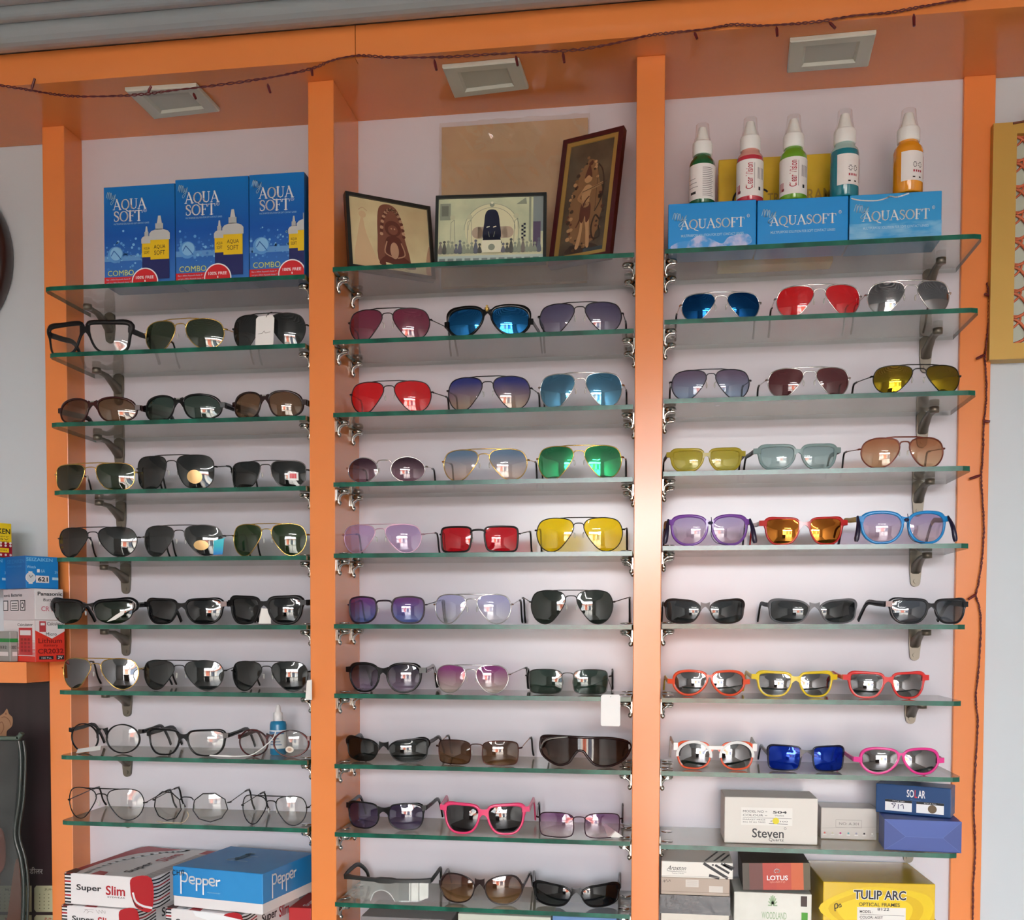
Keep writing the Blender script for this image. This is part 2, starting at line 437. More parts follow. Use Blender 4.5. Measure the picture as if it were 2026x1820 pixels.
# ------------------------------------------------------------------ orange shelving unit
unit = thing('display_unit', 'orange laminate wall shelving unit with white back panel and four upright posts', 'shelving', (0, 1.9, 0))
def upart(name, mb, m, bevel=0):
    o = mb.obj(name, m, unit, (0, -1.9, 0), bevel); return o
upart('back_panel', MB().box(PX[0] + .01, PX[6] + .01, YW, YW + .005, .885, ZS), WALL_LAM)
ps = [(0, 1, YP1), (2, 3, YP2), (4, 5, YP2), (6, 7, YP4)]
for a, b, y in ps:
    o = upart('post', MB().box(PX[a], PX[b], y, YW + .005, .885, ZS), ORANGE, .0012)
upart('soffit', MB().box(RX0 + .002, RX1 - .002, YB + .018, YW + .005, ZS, ZS + .02), ORANGE)
upart('fascia_beam', MB().box(RX0 + .002, at(703, 100, YB).x - .0006, YB, YB + .018, ZS - .002, ZC + .003).box(at(703, 100, YB).x + .0006, RX1 - .002, YB, YB + .018, ZS - .002, ZC + .003), ORANGE)

# ------------------------------------------------------------------ glass shelves with their fittings
SH = {1: [(84.7, .55813), (91.6, .44947), (93, .33504), (96.7, .22289), (100, .11198), (99.5, .00024), (102, -.10965), (103.7, -.21888), (104.4, -.3293), (106, -.499)],
      2: [(0, .56706), (0, .45272), (0, .33807), (0, .22788), (0, .11476), (0, .00177), (0, -.10971), (0, -.22335), (0, -.3341), (0, -.44824)],
      3: [(1945, .56987), (1941, .46392), (1939, .34491), (1931, .23524), (1930.5, .12226), (1926.6, .00312), (1921.5, -.11012), (1921.5, -.22316), (1918, -.33693), (1914, -.4675)]}
def glass_top(dust):
    k = 'glass_face%g' % dust
    if k in MATS: return MATS[k]
    m = bpy.data.materials.new('dusty_glass'); m.use_nodes = True
    nt = m.node_tree; nt.nodes.clear(); N = nt.nodes.new; L = nt.links.new
    out = N('ShaderNodeOutputMaterial'); tr = N('ShaderNodeBsdfTransparent'); df = N('ShaderNodeBsdfDiffuse'); gl = N('ShaderNodeBsdfGlossy')
    m1 = N('ShaderNodeMixShader'); m2 = N('ShaderNodeMixShader')
    lw = N('ShaderNodeLayerWeight'); mr = N('ShaderNodeMapRange'); tc = N('ShaderNodeTexCoord'); n = N('ShaderNodeTexNoise'); mu = N('ShaderNodeMath')
    tl = N('ShaderNodeBsdfTranslucent'); md = N('ShaderNodeMixShader'); md.inputs[0].default_value = .5; tl.inputs['Color'].default_value = (*lin((226, 218, 200)), 1)
    L(df.outputs[0], md.inputs[1]); L(tl.outputs[0], md.inputs[2])
    tr.inputs['Color'].default_value = (.95, .975, .96, 1); df.inputs['Color'].default_value = (*lin((168, 148, 110)), 1)
    gl.inputs['Roughness'].default_value = .06
    lw.inputs['Blend'].default_value = .5
    mr.inputs['From Min'].default_value = .62; mr.inputs['From Max'].default_value = .82; mr.inputs['To Min'].default_value = .0; mr.inputs['To Max'].default_value = dust
    n.inputs['Scale'].default_value = 9; L(tc.outputs['Object'], n.inputs['Vector'])
    mu.operation = 'MULTIPLY_ADD'; mu.inputs[1].default_value = .12 * dust; L(n.outputs['Fac'], mu.inputs[0]); L(mr.outputs[0], mu.inputs[2])
    L(lw.outputs['Facing'], mr.inputs['Value'])
    L(mu.outputs[0], m1.inputs[0]); L(tr.outputs[0], m1.inputs[1]); L(md.outputs[0], m1.inputs[2])
    L(schlick(nt, .03), m2.inputs[0]); L(m1.outputs[0], m2.inputs[1]); L(gl.outputs[0], m2.inputs[2]); L(m2.outputs[0], out.inputs[0])
    MATS[k] = m
    return m
GFACE, GUNDER = glass_top(.62), glass_top(.02)
GEDGE = noisy((2, 66, 52), (22, 110, 88), 26, .2, .6, 3, (1, 1, 1), .35, .75)
TH = .004
ORD = ['top', 'second', 'third', 'fourth', 'fifth', 'sixth', 'seventh', 'eighth', 'ninth', 'lowest']
BAYN = {1: 'left bay', 2: 'middle bay', 3: 'right bay'}
def zsh(b, s): return EYE + SH[b][s - 1][1] * K + TH
def clip_mesh(side, m=CHROME):
    """chrome clip screwed to a post side: two jaws holding the glass and a curved leg; side +1 = to the right of its post"""
    mb = MB(); s = side
    for z0, z1 in ((-.013, -.005), (.005, .008)):
        mb.lathe([(.004, z0), (.0095, z0 + .0006), (.0105, (z0 + z1) / 2), (.0095, z1 - .0006), (.004, z1)], 14, (s * .013, 0))
    mb.bar([(s * .02, 0, -.0125), (s * .010, 0, -.0135), (s * .004, 0, -.018), (s * .0025, 0, -.026), (s * .0025, 0, -.031)], [.004] * 5, [.01, .012, .011, .009, .008])
    mb.tube([(s * .013, -.0125, -.0108), (s * .013, -.011, -.0112), (s * .013, 0, -.0112)], .0028, 6)
    mb.lathe([(.0015, -.035), (.004, -.032), (.004, -.029), (.002, -.026)], 8, (s * .004, 0))
    mb.box(min(0, s * .0022), max(0, s * .0022), -.006, .006, -.026, -.006)
    return mb
def bracket_mesh(below):
    mb = MB()
    pl = [(.0085 * math.cos(a), -below + .0085 + .0085 * math.sin(a)) for a in [PI + i * PI / 8 for i in range(9)]] + [(.0105, -.03), (.0105, -.012)] + [(.0105 * math.cos(a), .0 - .004 + .008 * math.sin(a)) for a in [i * PI / 6 for i in range(7)]] + [(-.0105, -.03)]
    mb.prism(pl, -.006, 0)
    mb.bar([(0, -.003, -.030), (0, -.022, -.022), (0, -.05, -.0115), (0, -.082, -.0105)], [.018, .014, .011, .012], [.018, .013, .008, .007])
    mb.lathe([(.004, -.0155), (.0085, -.0148), (.0085, -.0052), (.006, -.0048)], 14, (0, -.086))
    for z in (-below + .010,):
        mb.tube([(0, -.0085, z), (0, -.005, z)], .0042, 10)
    return mb
BR = {1: [(220, .058), (236, .060), (236, .06), (238, .06), (246, .06), (245, .06), (246, .06), (245, .06), (246, .04)],
      3: [(1834, .06), (1830, .062), (1826, .062), (1820, .062), (1817, .062), (1818, .062), (1812, .05), (1812, .05), (1812, .05)]}
for b in (1, 2, 3):
    for s in range(1, 11):
        px, h = SH[b][s - 1]; z = EYE + h * K
        if b == 1: x0, x1 = at(px, 600, YS).x, PX[2] - .002
        elif b == 2: x0, x1 = PX[3] + .002, PX[4] - .002
        else: x0, x1 = PX[5] + .002, at(px, 600, YS).x
        t = thing('glass_shelf', '%s glass shelf from the top in the %s' % (ORD[s - 1] if s < 10 else 'tenth', BAYN[b]), 'glass shelf', ((x0 + x1) / 2, YW - .003, z), 0, 'green edged glass shelves')
        if s == 1: t['label'] = 'uppermost glass shelf in the %s, carrying %s' % (BAYN[b], {1: 'blue combo cartons', 2: 'framed pictures', 3: 'blue boxes and spray bottles'}[b])
        w = (x1 - x0) / 2; d = YW - .003 - YS
        c = .016; poly = [(w, 0), (-w, 0)]
        if b == 1: poly += [(-w, -d + c), (-w + .004, -d + .004), (-w + c, -d)]
        else: poly += [(-w, -d)]
        if b == 3: poly += [(w - c, -d), (w - .004, -d + .004), (w, -d + c)]
        else: poly += [(w, -d)]
        mb = MB().slab(poly, -TH, TH, 0, 1); mb.m[0] = 2; mb.m[2] = 2
        mb.obj('glass_pane', [GFACE, GEDGE, GUNDER], t)
        if s == 10 and b != 2: continue
        ends = {1: (1,), 2: (-1, 1), 3: (-1,)}[b]
        for e in ends:
            for yy in (-d + .028, -d + .118):
                co = clip_mesh(-e).obj('clip', CHROME, t, (e * (w + .0014), yy, 0))
                if (b, s) == (3, 9): co.scale.z = .68
        if b in BR:
            bx, below = BR[b][s - 1]
            wx = at(bx, 700, YW).x
            bracket_mesh(below).obj('bracket', STEEL, t, (wx - (x0 + x1) / 2, .0024, 0))

# ------------------------------------------------------------------ square panel lights in the soffit
def panel_light(corners, label):
    P = [at_z(x, y, ZS) for x, y in corners]
    c = sum(P, Vector()) / 4
    t = thing('panel_light', label, 'ceiling light', (c.x, c.y, ZS), 0, 'square panel lights in the soffit')
    q = [((p.x - c.x), (p.y - c.y)) for p in P]
    s = lambda k: [(a * k, b * k) for a, b in q]
    mb = MB(); n = 4
    def ringf(a, za, b, zb):
        vs = [(x, y, za) for x, y in a] + [(x, y, zb) for x, y in b]
        mb.add(vs, [(j, (j + 1) % n, (j + 1) % n + n, j + n) for j in range(n)])
    ringf(s(1), -.0005, s(1), -.006); ringf(s(1), -.006, s(.97), -.008); ringf(s(.97), -.008, s(.66), -.008); ringf(s(.66), -.008, s(.6), -.003)
    mb.obj('light_frame', mat((198, 198, 186), .35), t)
    m2 = MB(); m2.add([(x, y, -.003) for x, y in s(.6)], [(0, 1, 2, 3)]); m2.obj('diffuser', mat((186, 188, 178), .25), t)
panel_light([(247, 172), (388, 163), (435, 213), (304, 228)], 'square panel light in the soffit above the blue combo cartons')
panel_light([(875, 127), (1027, 113), (1046, 168), (899, 186)], 'square panel light in the soffit above the framed pictures')
panel_light([(1563, 74), (1734, 58), (1718, 123), (1557, 136)], 'square panel light in the soffit above the spray bottles')

# tube lamp on the ceiling behind the camera (seen only in the lenses)
t = thing('tube_lamp', 'lit white tube lamp on the ceiling in the middle of the shop', 'lamp', (.35, -1.7, ZC - .05))
MB().box(-.62, .62, -.02, .02, .03, .042).box(-.62, -.59, -.016, .016, 0, .03).box(.59, .62, -.016, .016, 0, .03).obj('lamp_holder', WHITE, t)
MB().tube([(-.59, 0, .01), (.59, 0, .01)], .013, 10).obj('tube', emit((1, .98, .95), 45), t)
# ------------------------------------------------------------------ spectacles
SHAPES = {
 'aviator': [(-.96, .5), (-.78, .85), (-.3, .99), (.3, 1.0), (.78, .82), (1.0, .3), (.96, -.25), (.72, -.74), (.3, -1.0), (-.15, -.9), (-.55, -.45), (-.86, .08)],
 'aviator_soft': [(-.94, .5), (-.74, .84), (-.2, .98), (.4, .96), (.84, .7), (1.0, .15), (.92, -.38), (.6, -.84), (.15, -1.0), (-.35, -.84), (-.72, -.38), (-.92, .1)],
 'navigator': [(-.95, .62), (-.7, .92), (0, 1.0), (.65, .95), (.96, .65), (1.0, .1), (.93, -.5), (.6, -.92), (.05, -1.0), (-.45, -.85), (-.75, -.4), (-.92, .15)],
 'round': [(math.cos(2 * PI * i / 12), math.sin(2 * PI * i / 12)) for i in range(12)],
 'panto': [(-.98, .3), (-.78, .78), (-.3, 1.0), (.35, 1.0), (.8, .78), (1.0, .25), (.9, -.35), (.55, -.85), (0, -1.0), (-.52, -.85), (-.86, -.35)],
 'wayfarer': [(-.94, .62), (-.72, .92), (-.1, 1.0), (.6, 1.0), (.95, .84), (.99, .3), (.88, -.4), (.55, -.9), (0, -1.0), (-.5, -.86), (-.8, -.38), (-.93, .12)],
 'wayfarer_wide': [(-.92, .4), (-.7, .85), (-.05, 1.0), (.62, 1.0), (.97, .8), (.98, .2), (.84, -.45), (.45, -.92), (-.05, -1.0), (-.52, -.84), (-.82, -.4)],
 'square': [(-1.0, .45), (-.9, .86), (-.45, .98), (.4, 1.0), (.88, .92), (1.0, .55), (.98, -.3), (.88, -.84), (.5, -1.0), (-.35, -1.0), (-.8, -.84), (-.96, -.2)],
 'squareflat': [(-.98, .85), (-.85, 1.0), (0, 1.0), (.85, .98), (1.0, .75), (.97, -.1), (.85, -.75), (.5, -1.0), (-.25, -1.0), (-.62, -.72), (-.86, -.05), (-.97, .5)],
 'rect': [(-.98, .3), (-.92, .75), (-.5, .98), (.35, 1.0), (.88, .86), (1.0, .4), (.98, -.35), (.86, -.85), (.4, -1.0), (-.4, -1.0), (-.86, -.82), (-.99, -.3)],
 'roundsq': [(-.98, .35), (-.8, .85), (-.25, 1.0), (.4, 1.0), (.88, .82), (1.0, .3), (.94, -.4), (.68, -.88), (.15, -1.0), (-.4, -.94), (-.82, -.6), (-.98, -.1)],
 'wrap': [(-.92, .5), (-.6, .88), (0, 1.0), (.5, .86), (.86, .5), (1.0, -.05), (.84, -.6), (.4, -.93), (-.1, -1.0), (-.56, -.82), (-.82, -.3)],
 'wraprect': [(-.9, .35), (-.55, .8), (0, .95), (.6, 1.0), (.97, .8), (1.0, .1), (.9, -.6), (.5, -.93), (-.05, -1.0), (-.5, -.85), (-.78, -.35)],
 'kidround': [(-.97, .3), (-.75, .8), (-.2, 1.0), (.4, 1.0), (.86, .8), (1.0, .3), (.88, -.4), (.5, -.88), (-.02, -1.0), (-.52, -.84), (-.86, -.35)],
 'oversize': [(-.9, .1), (-.8, .55), (-.35, .88), (.2, 1.0), (.68, .86), (1.0, .2), (.94, -.3), (.64, -.82), (.1, -1.0), (-.42, -.88), (-.76, -.5)],
 'octagon': [(math.cos(2 * PI * (i + .5) / 9 + .2), math.sin(2 * PI * (i + .5) / 9 + .2)) for i in range(9)],
}
def sstep(x, a, b):
    t = min(1, max(0, (x - a) / (b - a))); return t * t * (3 - 2 * t)
TIPB = mat((16, 15, 16), .35)
def glasses(bay, shelf, x0, x1, yt, yb, style, fm, lm, label, yaw=0, kind='wire', gap=.115, thk=.0034, top=0.0, corner=0.0, sag=.0155, bulge=.0038, brow=True, hz=.66,
            tm=None, tip=None, dep=.0042, tilt=-1, rise=.011, back=.012, pads=None, bridge=.62, tl=.088, tipz=None, sun=True, cat=None, edge=None, tw=.0028, thh=.008, visor=False, ear=0, wire=.00095, spread=None):
    zb = zsh(bay, shelf) + .0008
    cx = (x0 + x1) / 2
    if yb is not None and shelf >= 7: yf = max(YS + .006, min(at_z(cx, yb, zb + .0005).y, YW - .13))
    else: yf = YS + back
    yaw = math.radians(yaw * (.45 if bay == 1 else 1))
    # width and centre from where the two outer edges stand
    X = at(cx, yt, yf).x; W = (x1 - x0) / F * yf
    for _ in range(6):
        pl = pix((X - W / 2 * math.cos(yaw), yf + sag - W / 2 * math.sin(yaw), zb + .03)); pr = pix((X + W / 2 * math.cos(yaw), yf + sag + W / 2 * math.sin(yaw), zb + .03))
        W *= (x1 - x0) / (pr[0] - pl[0]); X += (cx - (pl[0] + pr[0]) / 2) / F * yf
    lo, hi = {1: (-9, PX[2] - .012), 2: (PX[3] + .008, PX[4] - .010), 3: (PX[5] + .008, 9)}[bay]
    le, re = X - W / 2 * math.cos(yaw), X + W / 2 * math.cos(yaw)
    if re > hi: X += (hi - re) / 2; W -= (re - hi) / math.cos(yaw)
    if le < lo: X += (lo - le) / 2; W -= (lo - le) / math.cos(yaw)
    Hh = at(cx, yt, yf).z - zb
    T = thing('sunglasses' if sun else 'eyeglasses', label, cat or ('sunglasses' if sun else 'glasses'), (X, yf, zb), yaw, '%s glasses on the %s' % ('tinted' if sun else 'clear', BAYN[bay] + ' shelves'))
    plastic = kind != 'wire'
    r0 = thk if plastic else wire
    ea = ear * W
    g = gap * W; a = (W - 2 * ea - g - (2 * r0 if plastic else 0)) / 4; zc = Hh / 2 + (0 if top == 0 else -top * .35); b = zc - r0
    if plastic: b = (Hh - 2 * r0 - top) / 2; zc = r0 + b
    xc = g / 2 + a
    tt = math.tan(math.radians(tilt))
    def sy(x, z):
        bx = abs(x) - xc; u, v = bx / a, (z - zc) / b
        return sag * (x / (W / 2)) ** 2 - bulge * max(0, 1 - u * u - v * v) + z * tt + bulge
    base = smooth(SHAPES[style], 5 if style != 'octagon' else 1)
    if style == 'octagon':
        base = [tuple(base[i][d] + (base[(i + 1) % len(base)][d] - base[i][d]) * j / 4 for d in (0, 1)) for i in range(len(base)) for j in range(4)]
    n = len(base)
    for sd in (-1, 1):
        out = [(sd * (xc + u * a), zc + v * b) for u, v in base]
        # lens: a domed solid
        mb = MB(); rings = []
        for face, off in ((0, 0), (1, .0012)):
            vs = [(sd * xc, sy(sd * xc, zc) + off, zc)]; fs = []
            KR = 5
            for k in range(1, KR + 1):
                q = k / KR * (1.0 if not plastic else 1.02)
                for u, v in base:
                    x, z = sd * (xc + u * a * q), zc + v * b * q
                    vs.append((x, sy(x, z) + off, z))
            for j in range(n): fs.append((0, 1 + j, 1 + (j + 1) % n) if not face else (0, 1 + (j + 1) % n, 1 + j))
            for k in range(KR - 1):
                for j in range(n):
                    A = 1 + k * n
                    f = (A + j, A + j + n, A + (j + 1) % n + n, A + (j + 1) % n)
                    fs.append(f if not face else f[::-1])
            if sd < 0: fs = [f for f in fs]
            mb.add(vs, fs, 0, True)
        mb.obj('lens', lm, T)
    fr = MB()
    for sd in (-1, 1):
        out = [Vector((sd * (xc + u * a), 0, zc + v * b)) for u, v in base]
        if not plastic:
            fr.tube([(p.x, sy(p.x, p.z), p.z) for p in out], wire, 6, True)
        else:
            rings = []
            for j in range(n):
                u, v = base[j]
                tg = (out[(j + 1) % n] - out[j - 1]).normalized(); nr = Vector((tg.z, 0, -tg.x)) * (1 if sd > 0 else 1)
                if nr.dot(out[j] - Vector((sd * xc, 0, zc))) < 0: nr = -nr
                t = thk + top * sstep(v, .25, .9) + corner * sstep(v, .1, .7) * sstep(u, .2, .9)
                if kind == 'brow': t = .0011 + (thk + top) * sstep(v, -.05, .35) + corner * sstep(v, .1, .7) * sstep(u, .2, .9)
                p, q = out[j], out[j] + nr * t
                d2 = dep / 2 if not (kind == 'brow' and v < 0) else .0008
                rings.append([(p.x, sy(p.x, p.z) - d2 * .7, p.z), ((p.x + q.x) / 2, sy((p.x + q.x) / 2, (p.z + q.z) / 2) - d2, (p.z + q.z) / 2), (q.x, sy(q.x, q.z) - d2 * .6, q.z), (q.x, sy(q.x, q.z) + d2, q.z), (p.x, sy(p.x, p.z) + d2, p.z)])
            fr.loft(rings, True, False, 0)
    gx = g / 2 + a * .03
    if not plastic:
        zbr = zc + b * .52
        xb = g / 2 + a * .06
        fr.tube(smooth([(-xb, sy(xb, zbr) , zbr - .001), (-xb * .62, sy(0, zbr) - .001, zbr + .0042), (xb * .62, sy(0, zbr) - .001, zbr + .0042), (xb, sy(xb, zbr), zbr - .001)], 4, False), wire * 1.05, 6)
        if brow:
            xq = xc - a * .25
            fr.tube([(-xq, sy(xq, Hh - .002), zc + b * 1.0), (-xq * .6, sy(xq * .6, Hh) - .0012, zc + b * 1.02), (xq * .6, sy(xq * .6, Hh) - .0012, zc + b * 1.02), (xq, sy(xq, Hh - .002), zc + b * 1.0)], wire, 6)
    else:
        zt, zl = zc + b * .86 + top * .8, zc + b * .12
        if kind == 'brow': zl = zc + b * .45
        rings = []
        for i in range(11):
            x = -gx + 2 * gx * i / 10; q = abs(x) / gx
            z1 = zt - .0022 * (1 - q * q) - (b * .05); z0 = zl + (zt - zl) * bridge * .62 * (1 - q ** 2) - b * .12 * q
            y = sy(x, zt)
            rings.append([(x, y - dep / 2, z0), (x, y - dep / 2, z1), (x, y + dep / 2, z1), (x, y + dep / 2, z0)])
        fr.loft(rings, False, True, 0, False)
        if brow and kind == 'kid':
            rings = []
    xh = W / 2; zh = zc + b * (hz * 2 - 1)
    yh = sy(xh, zh)
    for sd in (-1, 1):
        if plastic:
            x_in = xh - ea - r0 * 1.2
            e0, e1 = zh - .0045 - corner * .3, zh + .0045 + corner * .2
            fr.loft([[(sd * x_in, sy(x_in, zh) - dep / 2, e0), (sd * x_in, sy(x_in, zh) - dep / 2, e1), (sd * x_in, sy(x_in, zh) + dep / 2, e1), (sd * x_in, sy(x_in, zh) + dep / 2, e0)],
                     [(sd * xh, yh - dep / 2, e0 + .001), (sd * xh, yh - dep / 2, e1), (sd * xh, yh + dep, e1), (sd * xh, yh + dep, e0 + .001)]], False, True, 0, False)
        else:
            fr.tube([(sd * (xh - .0012), sy(xh - .001, zh), zh), (sd * (xh + .003), yh + .001, zh + .0005), (sd * (xh + .0036), yh + .006, zh + .0005)], .0016, 6)
    frame = fr.obj('frame', fm, T, None, 0)
    # temples running back to the wall and bending down to the shelf
    for sd in (-1, 1):
        xa = sd * (xh + (.003 if not plastic else -.001)); y0 = yh + .004
        xi = xa + sd * (spread if spread is not None else (-.003 if bay == 1 else .002))
        zend = max(.0036, thh * .45) if plastic else .0036
        wx = X + xa * math.cos(yaw) - (y0 + tl) * math.sin(yaw)
        ywall = YP1 if wx < PX[1] + .006 else YW
        yl = min(y0 + tl, ywall - yf - .046)
        if plastic:
            pts = smooth([(xa, y0, zh), (xa + (xi - xa) * .5, y0 + (yl - y0) * .5, zh + rise * .2), (xi, yl, zh + rise * .35), (xi, yl + .022, zh * .62), (xi, yl + .036, zend + .002)], 4, False)
            m = len(pts)
            tp = MB().bar(pts[:m - 7], [tw] * (m - 7), [thh * (1 - .25 * i / m) for i in range(m - 7)])
            tip_pts, tw2, th2 = pts[m - 8:], tw * 1.05, thh * .78
            tpo = tp.obj('temple', tm or fm, T)
            MB().bar(tip_pts, [tw2] * len(tip_pts), [th2] * len(tip_pts)).obj('temple_tip', tip or tm or fm, tpo)
        else:
            pts = smooth([(xa, y0, zh + .0005), (xi, yl, zh + rise), (xi, yl + .008, zh + rise - .003)], 4, False)
            tpo = MB().tube(pts, .0009, 6).obj('temple', tm or fm, T)
            q = pts[-1]
            tps = smooth([(xi, yl - .012, zh + rise * .87), q, (xi, yl + .02, zh * .5), (xi, yl + .032, zend)], 4, False)
            MB().tube(tps, [.0018] * (len(tps) - 3) + [.0021, .0022, .0018], 7).obj('temple_tip', tip or TIPB, tpo)
    if (pads if pads is not None else not plastic):
        for sd in (-1, 1):
            xp = sd * (g / 2 + a * .04); zp = zc + b * .05
            mb = MB(); mb.ball((xp * .86, sy(xp, zp) + .0065, zp - .002), (.0016, .0028, .0052), 8)
            mb.tube([(xp, sy(xp, zp) + .001, zp + .003), (xp * .95, sy(xp, zp) + .005, zp + .001)], .0006, 5)
            mb.obj('nose_pad', clear((235, 235, 225), .3), T)
    return dict(T=T, W=W, H=Hh, a=a, b=b, xc=xc, zc=zc, sy=sy, yf=yf, X=X, xh=xh, zh=zh, g=g)
def lpart(G, name, mb, m): return mb.obj(name, m, G['T'])
def sticker(G, sd, u0, v0, u1, v1, m, rnd=False, name='sticker'):
    """a small label on the lens face, as a curved patch just in front of it"""
    mb = MB(); N = 6; vs = []; fs = []
    for j in range(N + 1):
        for i in range(N + 1):
            p, q = i / N * 2 - 1, j / N * 2 - 1
            if rnd:
                p, q = p * math.sqrt(1 - q * q / 2), q * math.sqrt(1 - p * p / 2)
            u, v = (u0 + u1) / 2 + p * (u1 - u0) / 2, (v0 + v1) / 2 + q * (v1 - v0) / 2
            x, z = sd * G['xc'] + u * G['a'], G['zc'] + v * G['b']
            vs.append((x, G['sy'](x, z) - .0006, z))
    for j in range(N):
        for i in range(N):
            k = j * (N + 1) + i; fs.append((k, k + 1, k + N + 2, k + N + 1))
    mb.add(vs, fs, 0, True)
    return lpart(G, name, mb, m)
def local(G, px, py, dy):
    """the point behind a pixel at the pair's own front plane, in the pair's own coordinates"""
    p = at(px, py, G['yf'] + dy) - Vector(G['T'].location)
    c, s = math.cos(-G['T'].rotation_euler[2]), math.sin(-G['T'].rotation_euler[2])
    return Vector((p.x * c - p.y * s, p.x * s + p.y * c, p.z))
# lens colours
L_CLEAR = clear((250, 250, 248), .0, refl=.03)
L_GREEN = tint((56, 70, 50), (62, 78, 56))
L_GREY = tint((54, 58, 58), (64, 68, 68))
L_DARK = tint((40, 44, 44), (48, 52, 52))
L_BLACK = tint((30, 32, 36), (36, 38, 42))
L_BROWN = tint((128, 96, 66), (140, 108, 76))
L_BROWND = tint((96, 62, 48), (150, 110, 72))
L_GREENT = tint((62, 84, 74), (70, 92, 80))
L_MIRROR = tint((60, 60, 64), (60, 60, 64), .5, (205, 202, 205))
L_MIRRORD = tint((54, 54, 58), (58, 58, 60), .4, (215, 212, 215))
L_BLUEM = tint((20, 60, 110), (20, 70, 110), .5, (60, 150, 225))
L_BLUED = tint((10, 40, 80), (10, 40, 84), .34, (40, 120, 200))
L_LBLUE = tint((90, 130, 150), (170, 190, 195), .42, (110, 190, 235))
L_GREENM = tint((90, 130, 110), (190, 190, 190), .45, (50, 225, 140))
L_GOLDM = tint((92, 62, 54), (84, 76, 40), .34, (235, 200, 50))
L_ORM = tint((150, 80, 30), (120, 80, 30), .5, (250, 160, 70))
L_BURG = tint((150, 60, 90), (158, 72, 100))
L_BURGD = tint((104, 48, 52), (116, 60, 64))
L_RED = tint((236, 22, 34), (240, 26, 38), body=.16)
L_YEL = tint((246, 214, 10), (246, 216, 20), body=.16)
L_VIOLET = tint((96, 92, 128), (150, 144, 168))
L_BLBEI = tint((56, 66, 150), (206, 178, 150))
L_PURBR = tint((64, 34, 52), (168, 132, 146))
L_PALE = tint((126, 158, 186), (240, 214, 196))
L_LILAC = tint((204, 176, 216), (222, 200, 230), body=.12)
L_PURBLU = tint((130, 70, 150), (130, 150, 216))
L_PALEL = tint((196, 196, 232), (236, 236, 240), body=.1)
L_PURGR = tint((52, 40, 62), (170, 156, 180))
L_MAG = tint((168, 64, 146), (236, 226, 214))
L_GREYBL = tint((128, 112, 136), (160, 184, 210))
L_OLIVE = tint((192, 178, 62), (206, 196, 96), body=.14)
L_AQUA = tint((158, 182, 182), (180, 200, 198), body=.14)
L_ORBR = tint((190, 128, 88), (226, 190, 152), body=.1)
L_KID = tint((180, 164, 200), (222, 200, 210), body=.08)
L_BRG = tint((110, 56, 44), (190, 150, 100))
L_BRV = tint((66, 42, 38), (96, 72, 58), .03)
L_PURV = tint((70, 52, 96), (128, 112, 150))
L_PINKG = tint((150, 100, 150), (230, 214, 216))
L_COBALT = tint((16, 50, 178), (14, 44, 160), .1, (120, 160, 255), body=.3)
L_SMOKE = tint((92, 100, 108), (110, 116, 122))
TORT = mat((54, 18, 18), .22, 0, .4, .1)
TORTD = mat((34, 15, 15), .22, 0, .4, .1)
BLK = mat((11, 10, 12), .2, 0, .35, .05)
BLKM = mat((16, 15, 16), .45, 0, .3)
DKRED = noisy((30, 16, 20), (96, 24, 26), 30, .2, .6)
wb = dict(kind='plastic', brow=False)
def B(s): return s + ' bay'

# ---- left bay
G = glasses(1, 2, 95, 257, 633, 697, 'squareflat', BLKM, L_CLEAR, 'large clear lens glasses with flat black square frame, under the blue combo cartons', -6, thk=.0036, top=.0045, corner=.002, gap=.1, hz=.8, thh=.011, tl=.07, sun=False, **wb)
glasses(1, 2, 286, 441, 629, 688, 'aviator_soft', GOLD, L_GREEN, 'gold aviator with green lenses between clear square glasses and white tagged pair', -8)
G = glasses(1, 2, 461, 612, 618, 680, 'aviator', BLACKM, L_DARK, 'black aviator with a white price tag over its bridge', -6)
mb = MB(); q0 = local(G, 504, 624, -.008); q1 = local(G, 543, 682, -.008)
mb.prism([(q0.x + .002, q1.z), (q1.x - .004, q1.z), (q1.x - .002, q1.z + .002), (q1.x, q0.z - .006), (q1.x - .004, q0.z), (q0.x + .006, q0.z - .002), (q0.x + .002, q0.z - .006), (q0.x, q1.z + .002)], -.0075, -.0068)
lpart(G, 'price_tag', mb, WHITE)
mb = MB(); mb.tube(smooth([(q1.x - .016, -.0078, q0.z - .004), (q1.x - .012, -.006, q0.z + .003), (q1.x - .008, .002, G['H'] + .001), (q1.x - .012, -.002, q0.z + .004), (q1.x - .017, -.0065, q0.z - .006)], 4, False), .0005, 5)
mb.tube(smooth([(q0.x + .006, -.0078, q1.z + .021), (q0.x + .014, -.0078, q1.z + .022), (q0.x + .018, -.0078, q1.z + .026), (q0.x + .02, -.0078, q1.z + .022), (q0.x + .03, -.0078, q1.z + .024)], 3, False), .0003, 4)
lpart(G, 'tag_string', mb, BLACK)
for x0, x1, yt, yb, fm, lm, lab in ((113, 275, 784, 835, TORT, L_BROWN, 'brown wraparound sunglasses with a narrow brown lens, first on the third shelf'), (282, 443, 778, 828, BLK, L_GREENT, 'black wraparound sunglasses with green lenses between two brown wraparound pairs'), (458, 618, 771, 822, TORTD, L_BROWN, 'brown wraparound sunglasses cut off by the second post, third shelf')):
    G = glasses(1, 3, x0, x1, yt, yb, 'wrap', fm, lm, lab, -7, thk=.0024, top=.001, corner=.002, sag=.02, gap=.09, hz=.62, thh=.011, tw=.004, ear=.03, **wb)
    lpart(G, 'badge', MB().box(-.004, .004, G['sy'](0, G['H'] * .8) - .0032, G['sy'](0, G['H'] * .8) - .0024, G['H'] * .78, G['H'] * .83), SILVER)
